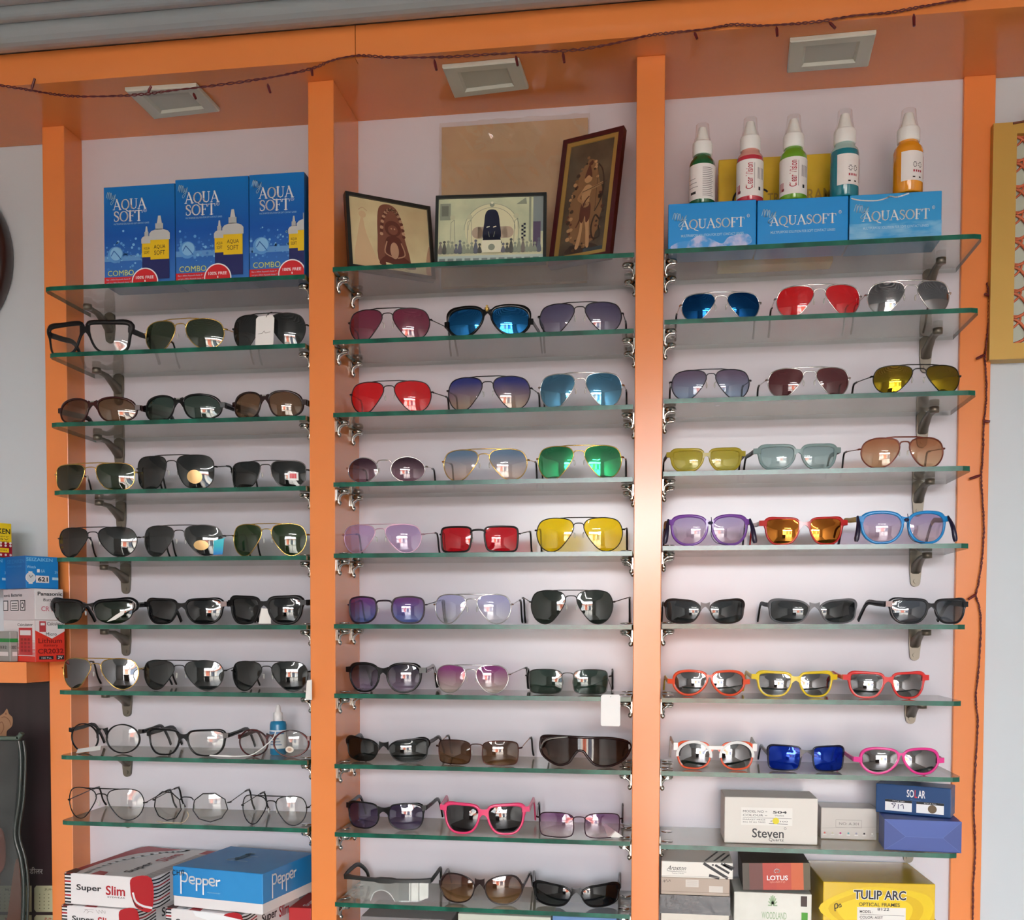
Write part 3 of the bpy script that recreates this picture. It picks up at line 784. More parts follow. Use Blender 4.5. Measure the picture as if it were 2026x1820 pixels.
glasses(1, 4, 109, 263, 915, 970, 'navigator', GOLD, L_GREEN, 'gold rimmed squarish aviator with dark green lenses, first on the fourth shelf', -8, gap=.13)
G = glasses(1, 4, 271, 421, 899, 965, 'navigator', BLACKM, L_DARK, 'large black aviator with a gold round sticker, beside the gold squarish aviator', -6, gap=.12, tl=.06)
sticker(G, 1, -.35, -.72, .45, .1, mat((206, 170, 112), .35, .3), True)
G = glasses(1, 4, 458, 607, 910, 960, 'navigator', GUN, L_DARK, 'dark aviator with a white and red sticker on one lens', -5, gap=.13)
sticker(G, 1, .05, -.5, .62, .1, WHITE); sticker(G, 1, .16, -.36, .52, .0, mat((206, 24, 44), .4))
G = glasses(1, 5, 115, 268, 1042, 1102, 'aviator', BLACKM, L_GREY, 'black aviator with grey lenses beside the blue battery cartons', -8)
G = glasses(1, 5, 284, 438, 1038, 1100, 'aviator', GUN, L_GREY, 'gunmetal aviator with a gold sticker and a turquoise paper tag', -6)
sticker(G, 1, -.42, -.62, .36, .02, mat((206, 170, 112), .35, .3), True)
q0 = local(G, 424, 1070, -.005); q1 = local(G, 446, 1097, -.005)
lpart(G, 'price_tag', MB().prism([(q0.x, q1.z - .001), (q1.x - .003, q1.z), (q1.x, q0.z + .002), (q1.x + .003, q0.z + .005), (q0.x + .001, q0.z)], -.006, -.0052), vgrad((40, 120, 205), (90, 205, 220), .4, (.55, (60, 190, 205))))
glasses(1, 5, 461, 616, 1035, 1097, 'aviator', GOLD, tint((52, 76, 40), (62, 88, 50)), 'gold aviator with green lenses beside the second orange post, fifth shelf', -5)
G = glasses(1, 6, 102, 263, 1185, 1235, 'wayfarer_wide', BLK, tint((34, 44, 34), (50, 66, 46)), 'black browline sunglasses with wire lower rims, reaching in front of the white battery carton', -10, kind='brow', thk=.0022, top=.0028, corner=.004, gap=.12, hz=.84, thh=.01, brow=False, pads=True)
q = local(G, 228, 1222, 0)
lpart(G, 'price_tag', MB().prism([(q.x - .006, q.z - .008), (q.x + .012, q.z + .004), (q.x + .034, q.z + .016), (q.x + .03, q.z + .006), (q.x + .012, q.z - .004)], -.014, -.0135), PAPER)
glasses(1, 6, 284, 447, 1183, 1235, 'wayfarer', BLK, L_BLACK, 'glossy black wayfarer between browline pair and matte wayfarer, sixth shelf', -8, thk=.0034, top=.001, corner=.002, gap=.11, hz=.84, thh=.01, ear=0.04, **wb)
G = glasses(1, 6, 450, 618, 1178, 1235, 'wayfarer', BLKM, L_BLACK, 'matte black wayfarer with a paper tag under its bridge, beside the second post', -4, thk=.0038, top=.002, corner=.002, gap=.12, hz=.84, thh=.011, ear=0.04, **wb)
q0 = local(G, 513, 1205, .004); q1 = local(G, 536, 1234, .004)
lpart(G, 'price_tag', MB().prism([(q0.x - .002, q1.z), (q1.x, q1.z), (q1.x, q0.z), (q0.x + .004, q0.z + .002)], .004, .0048), PAPER)
G = glasses(1, 7, 123, 271, 1302, 1364, 'aviator', GOLD, tint((50, 46, 40), (60, 56, 50), .3, (205, 205, 210)), 'gold aviator with mirrored dark lenses, first on the seventh shelf', -9)
glasses(1, 7, 283, 440, 1306, 1366, 'aviator', BLACKM, tint((50, 56, 56), (58, 64, 64)), 'black aviator between the mirrored gold aviator and another black aviator', -6)
G = glasses(1, 7, 459, 615, 1308, 1368, 'aviator', BLACKM, L_DARK, 'black aviator with a cream card at its end, seventh shelf beside the second post', -5)
q0 = local(G, 607, 1346, -.012); q1 = local(G, 616, 1384, -.012)
lpart(G, 'price_tag', MB().prism([(q0.x, q1.z), (q1.x + .004, q1.z), (q1.x + .004, q0.z + .002), (q0.x + .003, q0.z)], -.016, -.0152), PAPER)
G = glasses(1, 8, 135, 280, 1432, 1490, 'round', BLK, L_CLEAR, 'round black clear glasses with a metal bridge and a green blue paper tag', -8, thk=.0022, gap=.13, hz=.76, tl=.08, sun=False, bridge=1.3, ear=.03, sag=.012, **wb)
q0 = local(G, 153, 1502, -.006); q1 = local(G, 216, 1480, -.006)
lpart(G, 'price_tag', MB().add([(q0.x, -.012, .001), (q0.x + .052, -.012, .0085), (q0.x + .046, -.001, .0155), (q0.x - .004, -.001, .0075)], [(0, 1, 2, 3)]).add([(q0.x, -.0125, .0005), (q0.x + .052, -.0125, .008), (q0.x + .046, -.0015, .015), (q0.x - .004, -.0015, .007)], [(3, 2, 1, 0)]), noisy((236, 240, 236), (90, 170, 210), 40, .4, .5, 2, (1, .2, 1), .5, .7))
glasses(1, 8, 289, 450, 1443, 1496, 'wayfarer', BLK, L_CLEAR, 'squarish black framed clear glasses between two round pairs on the eighth shelf', -6, thk=.003, top=.0006, corner=.0016, ear=.03, gap=.1, hz=.82, sun=False, **wb)
G = glasses(1, 8, 470, 622, 1444, 1498, 'round', DKRED, L_CLEAR, 'dark red round clear glasses with white loop tag, in front of the blue drop bottle', -5, thk=.0024, gap=.1, hz=.7, sun=False, bridge=1.1, tl=.07, ear=.01, **wb)
sticker(G, 1, -.28, -.72, .22, -.2, mat((226, 214, 200), .4), True); sticker(G, 1, -.16, -.6, .1, -.32, mat((190, 160, 140), .4), True)
q0 = local(G, 545, 1447, -.006); q1 = local(G, 500, 1492, -.006); q2 = local(G, 455, 1497, -.006)
mb = MB(); mb.tube(smooth([(q0.x, -.004, q0.z), (q0.x - .006, -.01, q0.z - .016), (q1.x + .006, -.014, .008), (q1.x - .02, -.016, .003), (q2.x, -.016, .0022)], 5, False), .0011, 6)
mb.prism([(q2.x - .038, .002), (q2.x + .004, .001), (q2.x + .012, .0032), (q2.x - .004, .0045), (q2.x - .036, .0042)], -.018, -.0172)
lpart(G, 'tag_loop', mb, WHITE)
wk = dict(sun=False, wire=.0011)
glasses(1, 9, 135, 282, 1560, 1623, 'aviator', BLACKM, L_CLEAR, 'thin black wire aviator with clear lenses, first on the ninth shelf', -6, gap=.13, hz=.55, **wk)
G = glasses(1, 9, 303, 449, 1567, 1627, 'octagon', BLACKM, L_CLEAR, 'thin black wire glasses with many sided round clear lenses', -4, gap=.15, hz=.65, brow=False, **wk)
q0 = local(G, 312, 1630, 0)
lpart(G, 'tag_string', MB().tube(smooth([(q0.x, -.006, .0016), (q0.x + .02, -.014, .0016), (q0.x + .045, -.014, .0016), (q0.x + .056, -.008, .002), (q0.x + .062, 0, .012), (q0.x + .058, .004, .02)], 4, False), .0008, 5), mat((196, 176, 140), .7))
glasses(1, 9, 479, 622, 1575, 1635, 'aviator', BLACKM, L_CLEAR, 'thin black wire aviator with clear lenses, beside the second post', -4, gap=.13, hz=.6, **wk)

# ---- middle bay
glasses(2, 2, 692, 849, 608, 674, 'aviator', BLACKM, L_BURG, 'burgundy lens aviator with thin black frame, under the sepia idol picture', 0, spread=0.012)
G = glasses(2, 2, 879, 1055, 601, 665, 'aviator_soft', BLK, L_BLUEM, 'large black framed blue mirrored sunglasses with a gold emblem on the bridge', 0, thk=.0034, top=.0022, corner=.003, gap=.09, hz=.5, sag=.016, ear=.025, bridge=.9, **wb)
z = G['H'] - .006
lpart(G, 'emblem', MB().lathe([(.001, -.002), (.0045, -.0018), (.0045, .001), (.001, .0014)], 10).box(-.0018, .0018, -.002, .002, -.0055, .0055), GOLD).location = (0, G['sy'](0, z) - .003, z - .002)
glasses(2, 2, 1068, 1229, 596, 655, 'aviator', BLACKM, L_VIOLET, 'violet grey aviator with thin black frame, beside the blue mirrored pair', 0)
glasses(2, 3, 695, 852, 752, 817, 'aviator', BLACKM, L_RED, 'bright red lens aviator with black wire, third shelf of the middle bay', 0, spread=0.008)
glasses(2, 3, 887, 1048, 743, 810, 'aviator', BLACKM, L_BLBEI, 'aviator with lenses fading from navy blue to beige', 0)
glasses(2, 3, 1069, 1230, 736, 802, 'aviator', SILVER, L_LBLUE, 'silver aviator with pale blue mirrored lenses', 0)
glasses(2, 4, 688, 840, 902, 957, 'round', SILVER, L_PURBR, 'silver bridged sunglasses with dark plum round lenses', 0, gap=.17, brow=False, hz=.62, spread=-.008)
glasses(2, 4, 878, 1042, 887, 952, 'aviator', GOLD, L_PALE, 'gold aviator with pale lenses fading from blue to peach', 0)
glasses(2, 4, 1065, 1229, 880, 945, 'aviator', GOLD, L_GREENM, 'gold aviator with green mirrored lenses', 0)
glasses(2, 5, 680, 832, 1036, 1098, 'aviator', mat((206, 170, 190), .3, .6), L_LILAC, 'pale lilac aviator with thin pink frame', -2)
glasses(2, 5, 873, 1024, 1039, 1093, 'square', mat((14, 13, 14), .35, 0, .35), tint((216, 16, 38), (222, 20, 42), body=.16), 'red lens square sunglasses with thin black rims', 0, gap=.17, hz=.72, wire=.0019, brow=False, spread=.01, tl=.07)
glasses(2, 5, 1062, 1231, 1023, 1088, 'aviator', BLACKM, L_YEL, 'bright yellow lens aviator with black wire', 0, gap=.1)
glasses(2, 6, 690, 838, 1179, 1235, 'roundsq', mat((36, 20, 32), .3, 0, .4), L_PURBLU, 'dark rimmed sunglasses with lenses fading from purple to blue', -2, gap=.2, hz=.7, wire=.0017, brow=False, spread=.006)
glasses(2, 6, 861, 1010, 1175, 1235, 'aviator', SILVER, L_PALEL, 'silver aviator with nearly clear lavender lenses', 0, gap=.13)
glasses(2, 6, 1051, 1212, 1167, 1233, 'aviator', BLACKM, tint((48, 56, 50), (54, 62, 56)), 'black aviator with dark green lenses, right of the lavender aviator', 0, gap=.12, spread=0.024)
glasses(2, 7, 676, 841, 1311, 1370, 'panto', BLK, L_PURGR, 'round black plastic sunglasses with purple fading lenses', -4, thk=.003, top=.0012, corner=.003, gap=.11, hz=.8, thh=.01, spread=-.008, ear=0.05, **wb)
glasses(2, 7, 863, 1005, 1315, 1372, 'aviator_soft', SILVER, L_MAG, 'silver aviator with magenta lenses fading to clear', 0, gap=.13, spread=0.02)
G = glasses(2, 7, 1044, 1206, 1324, 1373, 'rect', GUN, L_GREENT, 'dark green rectangular sunglasses with a white tag hanging below the shelf', 2, gap=.13, brow=False, hz=.72, ear=.02)
q0 = local(G, 1189, 1372, -.012); q1 = local(G, 1227, 1437, -.012); yq = min(q0.y, -.004 - (G['yf'] - YS)) - .002
q0 = local(G, 1189, 1374, yq); q1 = local(G, 1227, 1437, yq)
mb = MB(); mb.prism([(q0.x, q1.z + .002), (q0.x + .002, q1.z), (q1.x - .002, q1.z), (q1.x, q1.z + .002), (q1.x, q0.z - .003), (q1.x - .003, q0.z), (q0.x + .003, q0.z), (q0.x, q0.z - .003)], yq - .0004, yq + .0004)
lpart(G, 'price_tag', mb, WHITE)
lpart(G, 'tag_string', MB().tube(smooth([(G['xh'] - .003, G['sy'](G['xh'], G['zh']), G['zh'] - .003), ((q0.x + q1.x) / 2 + .001, yq * .6, .012), ((q0.x + q1.x) / 2, yq - .001, q0.z - .004)], 5, False), .0006, 5), BLACK)
glasses(2, 8, 678, 844, 1461, 1508, 'wraprect', BLK, L_DARK, 'black half wrap sunglasses with dark smoky lenses, eighth shelf', -4, thk=.0016, top=.001, corner=.004, gap=.1, hz=.84, sag=.02, dep=.003, **wb)
glasses(2, 8, 865, 1026, 1465, 1514, 'rect', mat((70, 34, 30), .25, .8), L_BROWND, 'brown metal sunglasses with rounded rectangular brown lenses', -3, gap=.14, brow=False, hz=.7, ear=.012, tm=mat((150, 110, 80), .3, .6))
# one wide shield
def visor(bay, shelf, x0, x1, yt, yb, fm, lm, label, yaw, shape, sag, thk, thh, extra=None, sun=True, tilt=3, back=.02, hz=.86, lens_z=1.0):
    zb = zsh(bay, shelf) + .0008; cx = (x0 + x1) / 2
    yf = max(YS + .006, min(at_z(cx, yb, zb + .0005).y, YW - .13))
    X = at(cx, yt, yf).x; W = (x1 - x0) / F * yf
    for _ in range(6):
        pl = pix((X - W / 2, yf + sag, zb + .03)); pr = pix((X + W / 2, yf + sag, zb + .03))
        W *= (x1 - x0) / (pr[0] - pl[0]); X += (cx - (pl[0] + pr[0]) / 2) / F * yf
    Hh = at(cx, yt, yf).z - zb
    T = thing('sunglasses' if sun else 'safety_glasses', label, 'sunglasses' if sun else 'glasses', (X, yf, zb), math.radians(yaw), 'tinted glasses on the %s shelves' % BAYN[bay] if sun else None)
    sy = lambda x, z: sag * (x / (W / 2)) ** 2 + z * math.tan(math.radians(tilt))
    pts = [(u * W / 2, v * Hh) for u, v in smooth(shape, 5)]
    return T, W, Hh, sy, pts, yf
T, W_, H_, sy, pts, yf = visor(2, 8, 1070, 1248, 1461, 1518, TORTD, L_BRV, 'dark brown one piece shield sunglasses with a white streak at one end', 3,
    [(-.98, .8), (-.9, .98), (-.4, 1.0), (.1, .98), (.6, .95), (.95, .8), (1.0, .55), (.86, .2), (.55, .0), (.25, .05), (.08, .3), (-.02, .5), (-.14, .52), (-.24, .35), (-.36, .1), (-.6, .02), (-.88, .25), (-.98, .5)], .028, .003, .014)
mb = MB(); n = len(pts)
for off, flip in ((0, 0), (.0016, 1)):
    NX, NZ = 28, 4; vs = []; fs = []
    for i in range(NX + 1):
        x = -W_ * .49 + W_ * .98 * i / NX
        zs = []
        for k in range(n):
            (xa, za), (xb, zb2) = pts[k], pts[(k + 1) % n]
            if (xa - x) * (xb - x) <= 0 and xa != xb: zs.append(za + (zb2 - za) * (x - xa) / (xb - xa))
        z0, z1 = min(zs), max(zs)
        for j in range(NZ + 1):
            z = z0 + (z1 - z0) * j / NZ; vs.append((x, sy(x, z) + off, z))
    for i in range(NX):
        for j in range(NZ):
            a = i * (NZ + 1) + j; f = (a, a + NZ + 1, a + NZ + 2, a + 1); fs.append(f if not flip else f[::-1])
    mb.add(vs, fs, 0, True)
T.location.z += .0022
mb.obj('lens', L_BRV, T)
MB().tube([(x, sy(x, z), z) for x, z in pts], .0024, 6, True).obj('frame', TORTD, T)
for sd in (-1, 1):
    q = [(sd * W_ * .49, sy(W_ / 2, 0), H_ * .68), (sd * W_ * .5, .07, H_ * .64), (sd * W_ * .45, .1, H_ * .5), (sd * W_ * .43, .125, H_ * .12)]
    q = smooth(q, 4, False); MB().bar(q, [.003] * len(q), [.02 - .014 * i / len(q) for i in range(len(q))]).obj('temple', TORTD, T)
MB().bar(smooth([(-W_ * .485, sy(W_ * .485, .02) - .003, H_ * .55), (-W_ * .45, sy(W_ * .45, .03) - .004, H_ * .8), (-W_ * .36, sy(W_ * .36, .03) - .004, H_ * .93), (-W_ * .18, sy(W_ * .18, .03) - .003, H_ * 1.0)], 4, False), [.0028] * 13, [.003, .004, .005, .005, .005, .005, .005, .005, .004, .004, .003, .003, .002]).obj('trim_streak', SILVER, T)
glasses(2, 9, 681, 842, 1589, 1642, 'roundsq', BLK, L_PURV, 'black sunglasses with purple lenses beside the pink pair', -3, thk=.002, top=.0006, corner=.003, gap=.13, hz=.86, dep=.0034, ear=0.03, **wb)
glasses(2, 9, 871, 1048, 1590, 1652, 'wayfarer', mat((226, 62, 112), .28, 0, .5, .3), tint((50, 44, 48), (56, 50, 54)), 'pink wayfarer with black lenses', 2, thk=.004, top=.0012, corner=.002, gap=.1, hz=.88, thh=.012, dep=.006, bridge=.5, tl=.075, ear=0.05, **wb)
G = glasses(2, 9, 1066, 1229, 1609, 1659, 'rect', mat((58, 36, 44), .3, .8), L_PINKG, 'dark wire rectangular sunglasses with pinkish fading lenses and a white card', 3, gap=.13, brow=False, hz=.76, ear=.014, wire=.0011)
q0 = local(G, 1205, 1655, .01); q1 = local(G, 1240, 1658, .01)
lpart(G, 'price_tag', MB().add([(q0.x - .012, .02, .028), (q1.x - .004, .012, .0015), (q1.x - .034, .012, .0015)], [(0, 1, 2)]).add([(q0.x - .012, .0205, .028), (q1.x - .004, .0125, .0015), (q1.x - .034, .0125, .0015)], [(2, 1, 0)]), PAPER)
# clear safety glasses with a thick black bar
T, W_, H_, sy, pts, yf = visor(2, 10, 679, 853, 1738, 1783, BLK, L_CLEAR, 'clear safety glasses with a thick black top bar, first on the lowest shelf', -3, [(-1, 1), (1, 1), (1, 0), (-1, 0)], .016, .003, .01, sun=False)
BARK = mat((26, 30, 28), .45)
mb = MB(); rings = []
for i in range(17):
    x = -W_ / 2 + W_ * i / 16; y = sy(x, H_); e = abs(x) / (W_ / 2); h = .003 + .0015 * sstep(e, .8, 1) + (.002 if abs(x) < W_ * .08 else 0); z = H_ - .004 - .004 * e * 0
    rings.append([(x, y - .004, z - h), (x, y - .004, z + h * .7), (x, y + .006, z + h * .9), (x, y + .006, z - h * .6)])
mb.loft(rings, False, True, 0, False); mb.obj('frame', BARK, T)
NX, NZ = 24, 6; mb = MB()
for off in (0, .0016):
    vs = []; fs = []
    for i in range(NX + 1):
        x = -W_ * .47 + W_ * .94 * i / NX; q = abs(x + W_ * .02) / (W_ * .13); notch = max(0, 1 - q * q) ** .5 * H_ * .5 if q < 1 else 0
        e = sstep(abs(x) / (W_ * .47), .75, 1) * H_ * .16
        for j in range(NZ + 1):
            z0 = max(notch, e); z = z0 + (H_ - .006 - z0) * j / NZ; vs.append((x, sy(x, z) + off, z))
    for i in range(NX):
        for j in range(NZ):
            a = i * (NZ + 1) + j; f = (a, a + NZ + 1, a + NZ + 2, a + 1); fs.append(f if not off else f[::-1])
    mb.add(vs, fs, 0, True)
mb.obj('lens', clear((244, 248, 244), .08, refl=.05), T)
MB().tube(smooth([(-W_ * .16, sy(0, 0) - .001, .001), (-W_ * .12, sy(0, 0) - .002, H_ * .36), (-W_ * .03, sy(0, 0) - .002, H_ * .5), (W_ * .06, sy(0, 0) - .002, H_ * .36), (W_ * .12, sy(0, 0) - .001, .001)], 5, False), .0011, 6).obj('nose_pad', clear((240, 244, 240), .4, refl=.1), T)
for sd in (-1, 1):
    q = smooth([(sd * W_ * .5, sy(W_ / 2, H_), H_ - .004), (sd * W_ * .505, .05, H_ + .001), (sd * W_ * .49, .09, H_ + .002), (sd * W_ * .45, .118, H_ * .6), (sd * W_ * .44, .128, H_ * .12)], 4, False)
    MB().bar(q, [.004] * len(q), [.008] * len(q)).obj('temple', BARK, T)
glasses(2, 10, 868, 1036, 1731, 1790, 'oversize', TORTD, L_BRG, 'oversized brown sunglasses with lenses fading from brown to amber', 0, thk=.0022, top=.0002, corner=.0012, gap=.1, hz=.62, dep=.0034, ear=.01, **wb)
glasses(2, 10, 1056, 1230, 1750, 1797, 'wraprect', BLK, L_BLACK, 'black wraparound sports sunglasses with thick curved temples, lowest shelf', 4, thk=.0026, top=.001, corner=.002, gap=.09, hz=.86, sag=.03, thh=.012, tw=.005, ear=.015, tilt=-4, **wb)

# ---- right bay
glasses(3, 2, 1350, 1503, 576, 632, 'aviator', SILVER, L_BLUED, 'silver aviator with dark blue mirrored lenses', 2, gap=.14)
glasses(3, 2, 1538, 1702, 561, 623, 'aviator', SILVER, L_RED, 'silver aviator with bright red lenses, second shelf of the right bay', 2, gap=.12, spread=-.006)
glasses(3, 2, 1719, 1880, 553, 613, 'aviator', SILVER, L_MIRROR, 'silver aviator with silver mirrored lenses, beside the red aviator', 4, gap=.14, spread=-.006)
glasses(3, 3, 1330, 1483, 729, 787, 'aviator', mat((60, 60, 66), .3, .8), L_GREYBL, 'dark wire aviator with lenses fading from mauve to light blue', 2, gap=.1, spread=-.004)
glasses(3, 3, 1521, 1680, 725, 783, 'aviator', SILVER, L_BURGD, 'silver aviator with maroon lenses', 2, gap=.14)
G = glasses(3, 3, 1731, 1901, 720, 776, 'aviator', BLACKM, L_GOLDM, 'black aviator with gold mirrored lenses, close to the gold frame', 6, gap=.14)
glasses(3, 4, 1314, 1476, 885, 931, 'wayfarer', clear((196, 180, 60), .5, (206, 190, 70), .02, .2), L_OLIVE, 'see-through olive yellow wayfarer beside the third post', 2, thk=.004, top=.001, corner=.0015, gap=.09, hz=.86, tm=BLACKM, ear=0.05, **wb)
glasses(3, 4, 1492, 1665, 877, 930, 'wayfarer', clear((150, 178, 178), .5, (166, 190, 190), .02, .2), L_AQUA, 'see-through grey blue wayfarer beside the olive pair', 3, thk=.004, top=.001, corner=.0015, gap=.09, hz=.86, tm=BLACKM, ear=0.05, **wb)
glasses(3, 4, 1706, 1868, 863, 923, 'aviator_soft', mat((110, 50, 34), .3, .3), L_ORBR, 'brown rimmed aviator with orange brown fading lenses', 4, gap=.1, wire=.0013)
KP, KB = mat((122, 70, 160), .3, 0, .5, .3), mat((24, 136, 206), .3, 0, .5, .3)
for x0, x1, yt, yb, fm, lab, yw in ((1322, 1486, 1017, 1075, KP, 'purple plastic sunglasses with pale lilac lenses and black folded tips', 3), (1698, 1879, 1010, 1071, KB, 'bright blue plastic sunglasses with pale lilac lenses', 6)):
    G = glasses(3, 5, x0, x1, yt, yb, 'kidround', fm, L_KID, lab, yw, thk=.0042, top=.001, corner=.0015, gap=.08, ear=.035, hz=.84, thh=.009, bridge=.7, tip=mat((30, 22, 44), .3), tm=mat((206, 176, 70), .4) , tl=.07, **wb)
    lpart(G, 'tie', MB().tube(smooth([(.002, G['sy'](0, G['H'] * .8) - .004, G['H'] * .9), (.003, -.004, G['H'] * .6), (.002, -.006, G['H'] * .3), (.012, -.006, .004), (.03, -.006, .002)], 5, False), .0006, 5).ball((.001, G['sy'](0, G['H'] * .75) - .003, G['H'] * .72), (.0045, .003, .003), 8), mat((34, 26, 60), .5))
    for sd in (-1, 1):
        q = smooth([(sd * (G['xh'] - .001), G['sy'](G['xh'], G['zh']) - .001, G['H'] * .86), (sd * (G['xh'] + .002), .002, G['H'] * .5), (sd * (G['xh'] + .006), .0, .004)], 4, False)
        MB().tube(q, [.002, .0024, .003, .0035, .004, .0042, .0045, .0044, .003], 8).obj('ear_cover', mat((34, 26, 52), .3), G['T'])
glasses(3, 5, 1503, 1678, 1022, 1076, 'wayfarer', mat((190, 40, 40), .25, 0, .5, .3), L_ORM, 'red keyhole sunglasses with orange mirrored lenses', 2, thk=.0028, top=.0008, corner=.002, gap=.12, hz=.86, bridge=.8, ear=0.06, **wb)
glasses(3, 6, 1309, 1473, 1184, 1230, 'wraprect', mat((46, 36, 34), .3, .3), tint((60, 64, 66), (66, 70, 72)), 'black brown half wrap sunglasses beside the third post, sixth shelf of the right bay', 2, thk=.0024, top=.0006, corner=.0015, gap=.1, hz=.8, sag=.02, **wb)
glasses(3, 6, 1523, 1696, 1184, 1232, 'wraprect', mat((100, 100, 104), .38, 0, .4), tint((60, 64, 66), (66, 70, 72)), 'grey rimmed half wrap sunglasses with dark lenses', 3, thk=.0026, top=.0006, corner=.0015, gap=.1, hz=.8, sag=.02, tm=BLKM, **wb)
glasses(3, 6, 1758, 1921, 1183, 1233, 'wayfarer', mat((26, 26, 32), .22, 0, .5, .3), L_SMOKE, 'black wayfarer with smoky lenses turned aside, one temple showing', 15, thk=.0034, top=.001, corner=.002, gap=.1, hz=.84, thh=.01, back=.018, tl=.06, ear=0.04, **wb)
KO, KY, KR_ = mat((232, 84, 48), .3, 0, .5, .3), mat((236, 206, 44), .3, 0, .5, .3), mat((222, 56, 54), .3, 0, .5, .3)
glasses(3, 7, 1322, 1485, 1325, 1376, 'aviator_soft', KO, L_MIRRORD, 'orange plastic aviator with silver mirrored lenses', 3, thk=.0038, top=.0004, corner=.001, gap=.06, hz=.55, ear=.055, bridge=.95, tm=KY, **wb)
glasses(3, 7, 1488, 1658, 1328, 1379, 'wayfarer', KY, L_MIRRORD, 'yellow plastic wayfarer with silver mirrored lenses', 3, thk=.0032, top=.0012, corner=.002, gap=.1, hz=.84, bridge=.5, ear=0.06, **wb)
glasses(3, 7, 1669, 1840, 1329, 1382, 'wayfarer', KR_, L_MIRRORD, 'red plastic wayfarer with silver mirrored lenses', 4, thk=.0032, top=.0012, corner=.002, gap=.1, hz=.84, bridge=.5, ear=0.06, **wb)
G = glasses(3, 8, 1333, 1498, 1467, 1523, 'roundsq', mat((232, 92, 54), .3, 0, .5, .3), L_MIRRORD, 'white and orange keyhole sunglasses with silver mirrored lenses', 2, thk=.003, top=.0, corner=.001, gap=.14, hz=.86, bridge=.9, ear=.04, tm=WHITE, **wb)
mb = MB()     # the white upper half of its front
a_, b_, xc_, zc_ = G['a'], G['b'], G['xc'], G['zc']
for sd in (-1, 1):
    rings = []
    for i in range(15):
        th = math.radians(-8 + 196 * i / 14); u, v = math.cos(th), math.sin(th)
        x, z = sd * (xc_ + u * a_ * .99), zc_ + v * b_ * .97; x2, z2 = sd * (xc_ + u * (a_ + .0045)), zc_ + v * (b_ + .0042)
        rings.append([(x, G['sy'](x, z) - .004, z), (x2, G['sy'](x2, z2) - .0045, z2), (x2, G['sy'](x2, z2) + .003, z2), (x, G['sy'](x, z) + .003, z)])
    mb.loft(rings, False, True, 0, False)
    x0 = sd * (xc_ + a_ + .001); x1 = sd * G['xh']
    mb.box(min(x0, x1), max(x0, x1), G['sy'](x0, zc_) - .004, G['sy'](x1, zc_) + .004, zc_ + b_ * .35, zc_ + b_ * .95)
gx = G['g'] / 2 + a_ * .1
mb.box(-gx, gx, G['sy'](0, zc_) - .0042, G['sy'](0, zc_) + .003, zc_ + b_ * .5, zc_ + b_ * .8)
lpart(G, 'white_brow', mb, WHITE)
glasses(3, 8, 1519, 1671, 1475, 1526, 'square', mat((16, 18, 40), .22), L_COBALT, 'navy rimmed square sunglasses with cobalt blue lenses', 2, thk=.0024, top=.0004, corner=.001, gap=.17, hz=.66, dep=.0034, bridge=.92, ear=.0, **wb)
glasses(3, 8, 1690, 1870, 1479, 1536, 'aviator_soft', mat((230, 58, 146), .3, 0, .5, .3), L_MIRRORD, 'bright pink plastic aviator with silver mirrored lenses', 3, thk=.0038, top=.0004, corner=.001, gap=.06, hz=.52, ear=.06, bridge=.95, **wb)
# ------------------------------------------------------------------ cartons and bottles
BLUE_AQ = mat((22, 140, 214), .32)
NAVY = mat((34, 40, 96), .35)
YLW = mat((222, 186, 20), .4)
LBL_RED = mat((200, 32, 40), .4)
INK = mat((24, 24, 28), .5)
SKYP = mat((120, 180, 222), .35)
PALEB = mat((170, 208, 232), .35)
WPR = mat((238, 240, 242), .4)
GREYP = mat((186, 190, 190), .45)
YGRN = mat((206, 212, 110), .4)
def on_shelf(b, s, x0, x1, yt, off):
    """left and right edge, base and top of an upright front standing OFF metres behind the shelf's front edge"""
    y = YS + off; zb = zsh(b, s) + .0008
    return at(x0, (yt + 500) / 2, y).x, at(x1, (yt + 500) / 2, y).x, zb, at((x0 + x1) / 2, yt, y).z, y
def script_my(p, u0, v0, u1, v1, m, t):
    pts = [(0, .55), (.12, .95), (.2, .9), (.16, .45), (.3, .92), (.4, .88), (.36, .42), (.5, .9), (.56, .8), (.52, .45), (.62, .42), (.74, .72), (.7, .5), (.8, .48), (.98, .78), (.86, .4), (.62, .05), (.5, .0), (.46, .14), (.7, .34), (1, .5)]
    p.line([(u0 + a * (u1 - u0), v0 + b * (v1 - v0)) for a, b in smooth(pts, 3, False)], t, m, 4)
COMBO_BG = vgrad((58, 116, 190), (10, 112, 186), .3, (.5, (20, 84, 170)))
